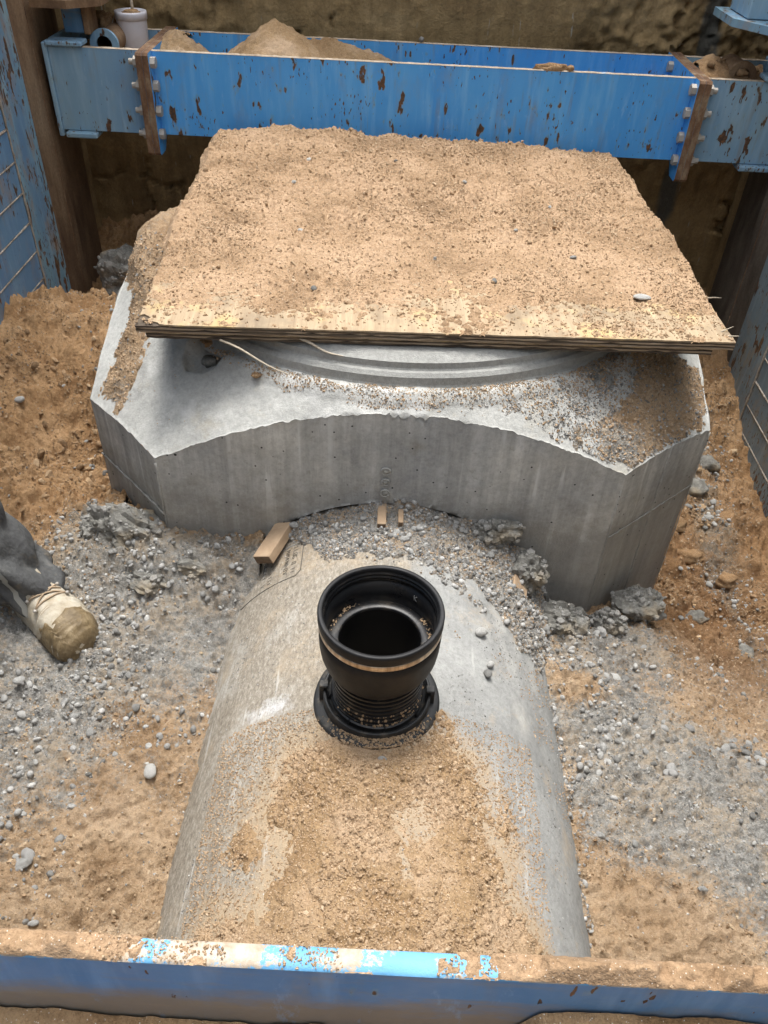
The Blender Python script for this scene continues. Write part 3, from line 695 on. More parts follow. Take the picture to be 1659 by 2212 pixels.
# ------------------------------------------------------------------ loose sand and grit lying on pipe and chamber
def surf_pipe(u, y, h):
    a = u / PR; return np.stack([PXC + (PR + h) * np.sin(a), y + 0 * u, PZC + (PR + h) * np.cos(a)], -1)
SM = [(-.309,.547),(-.196,.56),(-.171,.621),(-.144,.674),(-.219,.747),(-.197,.797),(-.166,.849),(-.113,.882),(-.059,.868),(.064,.886),(.12,.907),(.157,.855),(.184,.815),(.179,.731),(.225,.693),(.227,.613),(.292,.548),(.33,.30),(-.36,.30)]
su = np.arange(-.40, .36, .0026); sy = np.arange(.36, .97, .0026); SU, SY = np.meshgrid(su, sy, indexing='ij')
def sand_t(u, y):
    d = poly_sd(u, y, SM)
    for P in ([(-.288,.702),(-.256,.728),(-.203,.683),(-.242,.657)], [(.215,.759),(.256,.791),(.275,.752),(.237,.713)], [(.116,.948),(.135,.932),(.176,.851),(.147,.853)]): d = np.maximum(d, poly_sd(u, y, P))
    hole = poly_sd(u, y, [(.04,.741),(.073,.758),(.094,.713),(.057,.70)]); d = np.minimum(d, -hole)
    d = d + .030 * fbm(u, y, 24, 4, 90) + .010 * fbm(u, y, 90, 2, 91)
    t = np.clip(d / .05, -.5, 1)
    flat = sstep(.1, -.1, fbm(u, y, 8, 3, 94))
    h = .0075 * t - t.clip(0, 1) * .0055 * (1 - sstep(0, .07, np.abs(fbm(u, y, 11, 3, 97)))) + t.clip(0, 1) * (.007 * fbm(u, y, 14, 4, 92) + .004 * np.abs(fbm(u, y, 34, 3, 95))) + (grains(u, y, .0105, 93, .8) * .0085 + grains(u, y, .022, 96, .35) * .010) * (t > -.15) * (1 - .65 * flat) - .0012
    return h
SH = sand_t(SU, SY)
sv = surf_pipe(SU, SY, SH).reshape(-1, 3); sf = grid_faces(len(su), len(sy), SH > 0.0002)
sv, sf, _ = compact(sv, sf)
wetsand_n = NT('trodden_sand'); _c = sand_col(wetsand_n, light=(.46, .335, .22), mid=(.355, .24, .13), dark=(.25, .155, .075))
wetsand_n.col(_c); wetsand_n.rough(.93); wetsand_n.bump(wetsand_n.noise(260, 4, .7), .0022); wetsand_n.bump(wetsand_n.noise(80, 4, .65), .003, .8)
o = mesh_np('sand_on_pipe', sv, sf, wetsand_n.m, True); tag(o, 'thin trodden layer of brown sand on the crown of the pipe in front of the black connector', 'sand', kind='stuff')
# grey grit by the chamber
GM = [(-.318,1.53),(-.248,1.60),(-.116,1.60),(-.009,1.60),(.193,1.66),(.364,1.66),(.60,1.60),(.62,1.3),(.585,1.1),(.55,1.15),(.50,1.30),(.423,1.227),(.326,1.246),(.201,1.291),(.131,1.336),(.063,1.37),(-.16,1.379),(-.20,1.45),(-.222,1.485)]
RG = [(.70,1.514),(.70,1.277),(.70,1.053),(.70,.784),(.70,.30),(.50,.30),(.50,.605),(.51,.733),(.50,.997),(.465,1.182)]
gu = np.arange(-.42, .68, .003); gy = np.arange(.36, 1.56, .003); GU, GYY = np.meshgrid(gu, gy, indexing='ij')
def grit_t(u, y):
    d = np.maximum(poly_sd(u, y, GM), poly_sd(u, y, RG) - .02)
    st = poly_sd(u, y, [(.17,1.36),(.20,1.37),(.33,1.25),(.36,1.19),(.30,1.19)]); d = np.minimum(d, -st)
    d = d + .028 * fbm(u, y, 22, 4, 190) + .012 * fbm(u, y, 80, 2, 191)
    t = np.clip(d / .06, -.5, 1)
    h = .008 * t + t.clip(0, 1) * (.009 * fbm(u, y, 12, 4, 192)) + (grains(u, y, .012, 193, .7) * .009 + grains(u, y, .028, 196, .4) * .014) * (t > -.1) - .001
    # thick clumps against the wall
    h = h + t.clip(0, 1) * blobs(u, y, [(.30,1.55,.09,.05,.03),(.36,1.50,.05,.05,.02),(.03,1.56,.08,.03,.018),(-.24,1.52,.06,.03,.018),(-.1,1.56,.1,.02,.008),(.5,1.45,.05,.08,.02)]) * (1 + .7 * fbm(u, y, 30, 3, 197))
    return h
GH = grit_t(GU, GYY)
gv_ = surf_pipe(GU, GYY, GH).reshape(-1, 3); gf_ = grid_faces(len(gu), len(gy), GH > .0002)
gatt = .75 + .25 * fbm(GU, GYY, 10, 3, 198) - .35 * (GYY < 1.1)
gv_, gf_, ga_ = compact(gv_, gf_, {'grey': gatt, 'darker': gatt * 0})
o = mesh_np('grit_on_pipe', gv_, gf_, ground_m, True, ga_); tag(o, 'grey stony grit spread over the pipe below the chamber wall', 'grit', kind='stuff')

# sand on the chamber shoulders
SLp = [(-.60,2.0),(-.636,1.94),(-.643,1.838),(-.652,1.747),(-.69,1.70),(-.706,1.719),(-.751,1.784),(-.73,1.863),(-.715,1.981),(-.734,2.10),(-.785,2.2),(-.79,2.75),(-.60,2.75)]
SRp = [(.60,1.95),(.83,1.95),(.844,1.837),(.82,1.765),(.70,1.66),(.568,1.56),(.501,1.581),(.43,1.577),(.48,1.62),(.56,1.66),(.60,1.74),(.61,1.80)]
cu = np.concatenate([np.arange(-.83, -.50, .0035), np.arange(-.4, .28, .006), np.arange(.28, .87, .0035)]); cv = np.concatenate([np.arange(1.545, 2.0, .0035), np.arange(2.0, 2.8, .006)])
CU, CV = np.meshgrid(cu, cv, indexing='ij')
def oct_sd(x, y): return poly_sd(x, y, OCT)
def csand_t(x, y):
    r = np.hypot(x - CX, y - CY)
    dl = poly_sd(x, y, SLp); dr = poly_sd(x, y, SRp)
    d = np.maximum(dl, dr) + .030 * fbm(x, y, 26, 4, 290)
    thin = poly_sd(x, y, [(.28,1.60),(.45,1.69),(.62,1.80),(.70,1.68),(.50,1.56)]) * .5 - .012 + .035 * fbm(x, y, 40, 3, 295)
    led = np.minimum(.020 - np.abs(r - .772), .5) + .014 * fbm(x, y, 60, 3, 291) - .01
    t = np.clip(d / .045, -.5, 1)
    bul = sstep(0, .02, dl) * .09 * np.exp(-((x + .68) / .09) ** 2) * np.exp(-((y - 2.25) / .24) ** 2)
    h = .011 * t + t.clip(0, 1) * .012 * fbm(x, y, 18, 4, 292) + (grains(x, y, .012, 293, .8) * .010 + grains(x, y, .026, 296, .3) * .012) * (t > -.05) - .001 + bul
    return np.where(oct_sd(x, y) > .004, h, -.01)
CH = csand_t(CU, CV); czb = top_h(CU, CV)
cvv = np.stack([CU, CV, czb + CH], -1).reshape(-1, 3); cf = grid_faces(len(cu), len(cv), CH > .0005)
catt = blobs(CU, CV, [(.55,1.60,.10,.05,.8),(.42,1.62,.1,.06,.8),(-.70,1.74,.04,.05,.4),(.36,1.64,.1,.05,.4)]) + .1
cvv, cf, ca = compact(cvv, cf, {'grey': catt, 'darker': catt * 0})
o = mesh_np('sand_on_chamber', cvv, cf, ground_m, True, ca); tag(o, 'sand and grey crumbs lying on the sloping shoulders of the chamber', 'sand', kind='stuff')

# ------------------------------------------------------------------ plywood sheets
BO = Vector((-.587, 1.650, 0)); bang = atan2(.057, 1.383)
bxv = Vector((cos(bang), sin(bang), 0)); byv = Vector((-sin(bang), cos(bang), 0)); BW, BD = 1.385, 1.385
def jag(w, d, amp, rg, x0=0, y0=0):
    P = []
    def side(p, q, nrm):
        k = int(hypot(q[0] - p[0], q[1] - p[1]) / .022)
        for i in range(k):
            t = i / k; e = rg.uniform(0, amp) if rg.random() < .6 else rg.uniform(0, amp * .3)
            P.append((p[0] + (q[0] - p[0]) * t + nrm[0] * e, p[1] + (q[1] - p[1]) * t + nrm[1] * e))
    side((x0, y0), (x0 + w, y0), (0, 1)); side((x0 + w, y0), (x0 + w, y0 + d), (-1, 0)); side((x0 + w, y0 + d), (x0, y0 + d), (0, -1)); side((x0, y0 + d), (x0, y0), (1, 0))
    return P
def sheet(name, label, ztop, n, th, x0, w, d, seed, y0=0.):
    root = empty(name, (BO.x, BO.y, ztop - n * th), label, 'plywood sheet', None, bang)
    rg = random.Random(seed)
    for i in range(n):
        P = jag(w, d, .006 if i else .003, rg, x0, y0)
        if i == 0 and 'upper' in label:     # broken corner of the face veneer
            P = [p for p in P if not (p[0] < .045 and p[1] < .03)]
            k = [j for j, p in enumerate(P) if p[0] < .01][-1]
            P += [(.012, .05), (.03, .035), (.022, .022), (.05, .012), (.055, .004)]
        mb = MB(); z1 = n * th - i * th; mb.prism(P, 'z', z1 - th + .0003, z1)
        o = mb.build('ply', plyface_m if i == 0 else (plyd_m if i % 2 else plyl_m), None); o.parent = root
        if i == 0: o.name = 'face_veneer'
    return root
upper = sheet('plywood_sheet', 'weathered plywood sheet with split front edge under the sand, upper of the two', .500, 5, .0042, 0, BW, BD, 3)
lower = sheet('plywood_sheet', 'dark plywood sheet sandwiched below the sandy one, ending short of its right corner', .4785, 4, .0042, .02, BW - .065, BD - .05, 9, .006)
def bpt(a, b, z): p = BO + bxv * a + byv * b; return (p.x, p.y, z)
# splinters
for nm, a, b, r, lab in (('wood_splinter', bpt(.19, .0, .466), bpt(.365, -.055, .405), .0022, 'long thin splinter poking down from the plywood edge onto the ledge, left one'),
                    ('wood_splinter', bpt(.36, .02, .467), bpt(.475, -.03, .448), .0028, 'pale pointed splinter hanging off the plywood edge, right of a longer one')):
    a = Vector(a); b = Vector(b); pts = [a.lerp(b, t / 8) + Vector((0, 0, .004 * sin(t * .9))) for t in range(9)]
    tag(MB().tube(pts, [r * (1.2 - .9 * (t / 8) ** 2) for t in range(9)], 6).build(nm, splin_m), lab, 'splinter')
mb = MB(); mb.tube([bpt(BW - .01, .22, .503), bpt(BW + .015, .215, .508), bpt(BW + .035, .22, .505)], [.0016, .0014, .0006], 5); mb.tube([bpt(BW - .01, .03, .500), bpt(BW + .012, .02, .506)], [.0022, .0008], 5); mb.tube([bpt(BW - .02, .05, .50), bpt(BW + .008, .055, .512)], [.002, .0006], 5)
o = mb.build('edge_splinters', splin_m); o['kind'] = 'stuff'; o.parent = upper; o.matrix_parent_inverse = parent_inv(upper)

# sand on the board: real height field that lets the veneer show where it thins out
ba = np.arange(-.035, BW + .012, .0031); bb = np.arange(-.004, BD + .03, .0031); BA, BB = np.meshgrid(ba, bb, indexing='ij')
def bsand_t(a, b):
    ed = np.minimum(np.minimum(a, BW - a), np.minimum(b, BD - b))
    base = .001 + .020 * sstep(.10, .55, b + .10 * fbm(a, b, 4, 3, 300)) + .014 * np.exp(-((a - .35) / .4) ** 2) * sstep(.8, 1.35, b) + .006 * sstep(.3, .0, a) * sstep(.2, .5, b)
    patch = .0045 * fbm(a, b, 9, 4, 301) + .0045 * sstep(.45, .1, b) * fbm(a * .8, b * 1.6, 6, 4, 311) + .0022 * fbm(a, b, 45, 3, 302) + .0003
    g1 = grains(a, b, .0095, 303, .85) * .0082; g2 = grains(a, b, .018, 305, .45) * .011; g3 = grains(a, b, .04, 307, .22) * .012
    cl = sstep(.0, .25, fbm(a, b, 6, 3, 309))
    h = base + patch * (1 + 1.2 * sstep(.2, .8, b)) + g1 * (.55 + .3 * cl) + g2 * (.5 + .5 * cl) + g3 * cl * .9 - .0042 * sstep(.42, .1, b)
    h = h - .030 * (1 - sstep(.0, .05, BD + .02 - b + .02 * fbm(a, b, 20, 2, 310)))
    h = h + sstep(.25, .6, b) * (.012 * fbm(a, b, 4, 3, 320) + .010 * np.exp(-((a - .25) / .25) ** 2 - ((b - 1.25) / .2) ** 2) + np.maximum(0, fbm(a, b, 13, 4, 321, .6)) * .016 - .006 * (1 - sstep(0, .06, np.abs(fbm(a, b, 9, 4, 322))))) - .02 * sstep(1.0, 1.38, a) * sstep(1.15, 1.38, b)
    over = np.where(a < 0, a * 1.3, 0); h = h + over - np.where(a > BW - .004, (a - BW + .004) * 1.6, 0)
    h = np.where((b < .004), h - .004, h)
    return h
BH = bsand_t(BA, BB)
bx = BO.x + bxv.x * BA + byv.x * BB; by = BO.y + bxv.y * BA + byv.y * BB; bz = .500 + BH
bf = grid_faces(len(ba), len(bb), BH > .0004)
bv, bf, _ = compact(np.stack([bx, by, bz], -1).reshape(-1, 3), bf)
o = mesh_np('sand_on_plywood', bv, bf, sand_m, True); tag(o, 'crumbly light brown sand heaped over the plywood sheet', 'sand', kind='stuff')

# crumbs scattered as real lumps
def sample(n, ulo, uhi, vlo, vhi, tf, pos, lo=0.0, prob=None):
    uu = rng.uniform(ulo, uhi, n); vv = rng.uniform(vlo, vhi, n); h = tf(uu, vv); k = h > lo
    if prob is not None: k &= rng.uniform(0, 1, n) < prob(uu, vv)
    return pos(uu[k], vv[k], h[k])
def bpos(a, b, h): return np.stack([BO.x + bxv.x * a + byv.x * b, BO.y + bxv.y * a + byv.y * b, .500 + np.maximum(h, 0)], -1)
def crumbs(name, p, r, mat, label, cat, ico=OCTA, **k):
    if len(p) == 0: return
    o = lumps(name, p, r, mat, ico, **k); tag(o, label, cat); return o
p = sample(60000, .0, BW - .005, .006, BD - .01, bsand_t, bpos, -.0030, lambda a, b: .35 + .65 * sstep(-.1, .3, fbm(a, b, 5, 3, 330)))
big = p[:4200]; crumbs('sand_crumbs', big + [0, 0, .001], rng.gamma(3., .0010, len(big)).clip(.0016, .0075), crumb_m, 'small crumbs of sand strewn over the sand on the plywood', 'sand crumbs', ICO1)
sm = p[4200:44000]; crumbs('fine_sand_crumbs', sm + [0, 0, .0006], rng.gamma(3., .0007, len(sm)).clip(.001, .004), crumb_m, 'fine crumbs covering the sand on the plywood', 'sand crumbs')
def ppos(u, y, h): return surf_pipe(u, y, np.maximum(h, 0) + .0005)
def sand_edge(u, y): return .18 + .82 * sstep(.05, -.15, -fbm(u, y, 8, 3, 94) * 1.0 + 0)
p = sample(52000, -.38, .34, .40, .96, sand_t, ppos, -.0052, None)
crumbs('fine_sand_crumbs', p[:22000], rng.gamma(3., .00055, len(p[:22000])).clip(.0007, .003), crumb_m, 'fine sand crumbs strewn over the front of the pipe', 'sand crumbs')
q = sample(18000, -.38, .34, .40, .96, sand_t, ppos, -.003, lambda u, y: sstep(-.05, .25, fbm(u, y, 8, 3, 94)) + .05)
crumbs('sand_crumbs', q, rng.gamma(3., .00068, len(q)).clip(.001, .0048), crumb_m, 'larger sand crumbs lying at the margins of the sand on the pipe', 'sand crumbs', ICO1)
p = sample(16000, -.40, .60, .5, 1.52, lambda u, y: fbm(u, y, 10, 4, 400) - .02, lambda u, y, h: surf_pipe(u, y, .0004 + 0 * u), 0)
crumbs('fine_grit', p[:6000], rng.gamma(2., .0005, len(p[:6000])).clip(.0005, .0024), gcrumb_m, 'fine grit dusted over the pipe around the black connector', 'grit')
p = sample(12000, -.05, .60, .45, 1.5, lambda u, y: fbm(u, y, 9, 4, 405) - .10, lambda u, y, h: surf_pipe(u, y, .0004 + 0 * u), 0)
crumbs('fine_sand_crumbs', p[:3500], rng.gamma(2., .0006, len(p[:3500])).clip(.0005, .003), crumb_m, 'sand crumbs dusted over the right flank of the pipe', 'sand crumbs')
p = sample(130000, -.42, .66, .40, 1.555, grit_t, ppos, .0)
crumbs('grit_crumbs', p[:16000], rng.gamma(2.2, .0010, len(p[:16000])).clip(.0008, .005), gcrumb_m, 'grey crumbs of grit on the pipe close to the chamber', 'grit')
crumbs('grit_stones', p[16000:17400], rng.gamma(3, .0016, len(p[16000:17400])).clip(.002, .009), peb_m, 'small rounded stones in the grit on the pipe', 'grit', ICO2, jit=.07, smooth=True)
crumbs('sand_crumbs', p[20000:24000], rng.gamma(2.2, .0009, len(p[20000:24000])).clip(.0008, .004), crumb_m, 'sand crumbs mixed into the grey grit on the pipe', 'sand crumbs')
def cpos(x, y, h): return np.stack([x, y, top_h(x, y) + np.maximum(h, 0)], -1)
p = sample(60000, -.8, .86, 1.56, 2.2, csand_t, cpos, .0002); k_ = rng.uniform(0, 1, len(p)) < .75
crumbs('sand_crumbs', p[k_][:15000], rng.gamma(2.5, .0009, len(p[k_][:15000])).clip(.0007, .006), crumb_m, 'sand crumbs on the sloping top of the concrete chamber', 'sand crumbs')
p2 = p[~k_]; p2 = p2[(p2[:, 0] > .2) | (rng.uniform(0, 1, len(p2)) < .3)]; crumbs('grit_crumbs', p2[:4500], rng.gamma(2.5, .0011, len(p2[:4500])).clip(.0007, .006), gcrumb_m, 'grey grit crumbs on the sloping top of the concrete chamber', 'grit')
TH = [(.28,1.60),(.45,1.70),(.62,1.82),(.72,1.80),(.74,1.70),(.60,1.57),(.50,1.56)]
p = sample(90000, .2, .8, 1.56, 1.9, lambda x, y: poly_sd(x, y, TH) + .045 * fbm(x, y, 22, 4, 420) + .01, lambda x, y, h: np.stack([x, y, top_h(x, y) + .0008], -1), 0, lambda x, y: .25 + .75 * sstep(-.1, .3, fbm(x, y, 30, 3, 421))); p = p[poly_sd(p[:, 0], p[:, 1], OCT) > .003]
crumbs('grit_crumbs', p[:9000], rng.gamma(2.2, .0008, len(p[:9000])).clip(.0006, .0055), gcrumb_m, 'grey grit sprinkled on the right shoulder of the chamber', 'grit')
crumbs('sand_crumbs', p[9000:13000], rng.gamma(2.2, .0008, len(p[9000:13000])).clip(.0006, .005), crumb_m, 'sand crumbs sprinkled on the right shoulder of the chamber', 'sand crumbs')
# grit lying on the flat ledge round the neck
def led(x, y): r = np.hypot(x - CX, y - CY); return .022 - np.abs(r - .775) + .020 * fbm(x, y, 14, 3, 410) + .012 * (x > -.1) - .008
p = sample(90000, -.45, .62, 1.56, 1.85, led, lambda x, y, h: np.stack([x, y, top_h(x, y) + .0006], -1), 0); p = p[rng.uniform(0, 1, len(p)) < .9]
crumbs('ledge_grit', p[:6500], rng.gamma(2.0, .0006, len(p[:6500])).clip(.0005, .004), crumb_m, 'sandy grit lying on the ledge around the chamber neck', 'grit')
crumbs('ledge_grit', p[6500:8000], rng.gamma(2.0, .0007, len(p[6500:8000])).clip(.0005, .0045), gcrumb_m, 'dark specks among the grit on the ledge around the chamber neck', 'grit')
p = sample(12000, -.75, .82, 1.56, 1.95, lambda x, y: oct_sd(x, y) - .006, lambda x, y, h: np.stack([x, y, top_h(x, y) + .0005], -1), 0, lambda x, y: .05 + .35 * sstep(.0, .4, fbm(x, y, 8, 3, 411)))
crumbs('fine_grit', p[:2500], rng.gamma(1.6, .0005, len(p[:2500])).clip(.0004, .0025), crumb_m, 'stray grains scattered on the sloping concrete of the chamber', 'grit')
def gpos(x, y, h): return np.stack([x, y, gh(x, y)], -1)
def gok(x, y):
    return ((np.abs(x - PXC) > .37) | (y > 1.9)) & (poly_sd(x, y, OCT) < -.004) & (x > -1.24) & (x < 1.34)
def gprob(x, y): return np.clip(.22 + grey_mask(x, y), 0.05, 1) * gok(x, y)
p = sample(140000, -1.25, 1.35, .30, 2.9, lambda x, y: x * 0 + 1, gpos, 0, lambda x, y: gprob(x, y) * (.35 + .65 * sstep(-.1, .2, fbm(x, y, 6, 3, 340))))
crumbs('gravel', p[:36000] , rng.gamma(2.2, .0010, len(p[:36000])).clip(.0009, .006), gcrumb_m, 'fine grey gravel trodden into the trench floor', 'gravel', OCTA)
crumbs('gravel', p[36000:44000], rng.gamma(2.4, .0014, len(p[36000:44000])).clip(.0015, .007), peb_m, 'small rounded gravel stones in the trench floor', 'gravel', ICO1, jit=.1, smooth=True)
p = sample(120000, -1.25, 1.35, .30, 3.0, lambda x, y: x * 0 + 1, gpos, 0, lambda x, y: (1.15 - np.clip(grey_mask(x, y), 0, .8)) * gok(x, y) * (.2 + .8 * sstep(-.1, .3, fbm(x, y, 5, 3, 350))))
crumbs('earth_crumbs', p[:34000], rng.gamma(2.4, .0010, len(p[:34000])).clip(.0009, .006), earth_m, 'crumbs of brown sandy soil on the trench floor', 'soil crumbs', OCTA)
crumbs('earth_crumbs', p[34000:38000], rng.gamma(2.6, .0022, len(p[34000:38000])).clip(.003, .011), earth_m, 'larger crumbs of brown soil on the trench floor', 'soil crumbs', ICO1)

p = sample(60000, -1.25, 1.35, 1.55, 2.9, lambda x, y: x * 0 + 1, gpos, 0, lambda x, y: gok(x, y) * (.1 + .9 * sstep(.0, .3, fbm(x, y, 6, 3, 351)))); 
crumbs('earth_lumps', p[:900], rng.gamma(2.6, .0027, len(p[:900])).clip(.003, .017), slope_m, 'broken lumps of brown soil on the slopes beside the chamber', 'soil lumps', ICO2, jit=.16, squash=(1, .8, .5))
crumbs('earth_crumbs', p[1500:13000], rng.gamma(2.4, .0013, len(p[1500:13000])).clip(.0012, .006), slope_m, 'crumbs of brown soil on the slopes beside the chamber', 'soil crumbs', OCTA)

# ------------------------------------------------------------------ pebbles (each its own thing) and medium gravel
def rock_mesh(name, ico, seed, sq, bumpy, mat, warp=1.0):
    rg = np.random.RandomState(seed); v, f = ico
    ph = rg.uniform(0, 6, 12); d = 1 + bumpy * (np.sin(v[:, 0] * 2.1 + ph[0]) * np.cos(v[:, 1] * 2.4 + ph[1]) + .9 * fbm(v[:, 0] + seed * 7.3 + v[:, 2] * .6, v[:, 1] - v[:, 2] * .8, 1.6, 3, seed) + .6 * np.sin(v[:, 2] * 4 + ph[2] + v[:, 0] * 3) + .4 * np.sin(v[:, 1] * 6 + ph[3]) * np.sin(v[:, 0] * 5 + ph[4]))
    V = v * d[:, None] * np.array(sq)
    me = bpy.data.meshes.new(name); me.from_pydata([tuple(q) for q in V], [], [tuple(int(i) for i in q) for q in f]); me.polygons.foreach_set('use_smooth', [True] * len(me.polygons)); me.materials.append(mat); return me
PEB = [rock_mesh('pebble', ICO3, 40 + i, (1, .84 - .06 * (i % 4), .50 + .08 * (i % 3)), .06 + .045 * (i % 4), pebo_m) for i in range(9)]
WPEB = [rock_mesh('white_pebble', ICO3, 60 + i, (1, .72, .6), .04, white_peb_m) for i in range(2)]
def pebble(pos, r, label, group, mesh=None, cat='pebble', name='pebble', flat=.25):
    o = bpy.data.objects.new(name, mesh or random.choice(PEB)); COL.objects.link(o)
    o.location = pos; o.scale = (r, r, r); o.rotation_euler = (random.uniform(-flat, flat), random.uniform(-flat, flat), random.uniform(0, 6.28))
    tag(o, label, cat, group); return o
def ground_pt(x, y, s=0.): return (x, y, float(gh(np.array([x]), np.array([y]))[0]) + s)
regs = [('loose grey pebble in the gravel left of the pipe', 'pebbles in the gravel left of the pipe', 88, lambda x, y: (x < -.40) & (y < 1.55) & (grey_mask(x, y) > .1), (-1.1, -.38, .45, 1.5)),
        ('loose grey pebble in the gravel right of the pipe', 'pebbles in the gravel right of the pipe', 98, lambda x, y: (x > .44) & (y < 1.48) & (grey_mask(x, y) > .2) & (y < 1.48 - .9 * (x - .85).clip(0)), (.43, 1.05, .42, 1.48)),
        ('small stone on the brown sand left of the chamber', 'stones on the sand left of the chamber', 14, lambda x, y: (poly_sd(x, y, OCT) < -.02), (-1.15, -.84, 1.7, 2.55)),
        ('small stone on the low brown sand right of the chamber', 'stones on the low sand right of the chamber', 24, lambda x, y: (poly_sd(x, y, OCT) < -.02), (.9, 1.25, 1.45, 2.6))]
for lab, grp, cnt, ok, (x0, x1, y0, y1) in regs:
    k = 0; tries = 0; cl = []; base_lab = lab
    while k < cnt and tries < 6000:
        tries += 1
        if cl and random.random() < .45: c = random.choice(cl); x = c[0] + random.gauss(0, .03); y = c[1] + random.gauss(0, .03)
        else: x = random.uniform(x0, x1); y = random.uniform(y0, y1)
        if not (x0 < x < x1 and y0 < y < y1) or not bool(ok(np.array([x]), np.array([y]))[0]) or not bool(gok(np.array([x]), np.array([y]))[0]): continue
        if hypot((x + .82) / 1.0, (y - 1.32)) < .16: continue
        cl.append((x, y)); r = min(.017, .006 + random.expovariate(1 / .0026)); z = ground_pt(x, y, r * .05); 
        sz = 'tiny' if r < .0078 else ('small' if r < .0105 else 'fair-sized')
        if 'left of the pipe' in base_lab: where = 'between the boot and the wood wedge' if (x > -.78 and y > 1.22) else ('under and beside the boot' if x < -.78 and y > 1.05 else ('on the bare ground close to the left flank of the pipe' if x > -.60 else 'in the gravel below the boot'))
        elif 'right of the pipe' in base_lab: where = 'in the gravel at the foot of the chamber corner' if y > 1.18 else ('close to the right flank of the pipe' if x < .60 else ('in the middle of the right gravel bank' if y > .75 else 'on the near right gravel by the strut'))
        else: where = base_lab.split('stone ')[1] + (' near the shield' if abs(x) > 1.08 else ' near the chamber wall')
        pebble(z, r, sz + ' grey pebble ' + where, 'pebbles ' + where); k += 1
# pebbles on the pipe by the chamber
k = 0
while k < 60:
    uu = random.uniform(-.3, .58); y = random.uniform(1.15, 1.545); h = float(grit_t(np.array([uu]), np.array([y]))[0])
    if h < .001: continue
    r = min(.015, .005 + random.expovariate(1 / .003)); sz = 'small' if r < .0085 else 'fair-sized'
    where = 'in the grit left of the two small wood pieces' if uu < -.03 else ('in the grit between the wood pieces and the dark clod' if uu < .26 else 'in the grit running down the right flank of the pipe')
    pebble(onp(uu, y, h + r * .25), r, sz + ' grey stone ' + where, 'stones ' + where); k += 1
# remarkable ones
def named(pt, r, lab, mesh=None, cat='pebble', flat=.25, name='pebble'): return pebble(pt, r, lab, None, mesh, cat, name, flat)
named(ground_pt(-.815, 1.125, .006), .0145, 'bright white oval pebble beside the sole of the boot', WPEB[0])
named(ground_pt(-.79, 1.055, .006), .0125, 'white pebble in the gravel below the boot toe', WPEB[1])
named(ground_pt(-1.14, 2.08, .008), .016, 'pale round pebble near the foot of the left shield', WPEB[0])
named(ground_pt(.62, .58, .008), .018, 'large smooth grey pebble on the sand right of the pipe, beside the strut')
named(ground_pt(-.47, .93, .008), .017, 'round mid-grey pebble alone on the sand left of the pipe')
named(ground_pt(-.665, .72, .006), .018, 'elongated grey pebble on the near left sand')
named(onp(.215, 1.20, .008), .015, 'white rounded pebble on the pipe, right of the connector rim', WPEB[1])
named(onp(.235, 1.12, .006), .011, 'small pale pebble of a pair right of the connector', WPEB[0])
named(onp(.225, 1.09, .006), .012, 'grey pebble of a pair right of the connector')
named(onp(.0, .835, .006), .009, 'small pale pebble on the pipe just in front of the connector flange', WPEB[1])
wp = named((.617, 1.904, .508), .024, 'whitish flat stone lying on the sandy plywood near its right end', WPEB[1])
wp.scale = (.024, .019, .010); wp.rotation_euler = (0, .1, .2)
named((-.30, 2.74, .532), .014, 'pale flat chip on the back of the sandy plywood', WPEB[0])
for i, (x, y) in enumerate([(.33, 2.25), (-.27, 2.2), (.20, 2.62), (.45, 2.45), (-.02, 2.75), (.1, 2.05), (-.33, 2.55), (.47, 2.1), (.25, 1.95), (-.2, 1.86)]):
    a = (Vector((x, y, 0)) - BO).dot(bxv); b = (Vector((x, y, 0)) - BO).dot(byv); h = float(bsand_t(np.array([a]), np.array([b]))[0])
    pebble((x, y, .5 + h + .002), random.uniform(.006, .011), 'small dark stone half sunk in the sand on the plywood', 'stones in the sand on the plywood')
# medium gravel as one mass
p = sample(26000, -1.2, 1.3, .3, 2.6, lambda x, y: x * 0 + 1, gpos, 0, lambda x, y: gprob(x, y) * sstep(-.2, .35, fbm(x, y, 5, 3, 341)))
p = p[:2600]; o = lumps('coarse_gravel', p + [0, 0, .001], rng.gamma(3., .0018, len(p)).clip(.003, .0095), peb_m, ICO2, .06, (1, .82, .62), True); tag(o, 'coarse rounded gravel scattered through the grey mix', 'gravel')

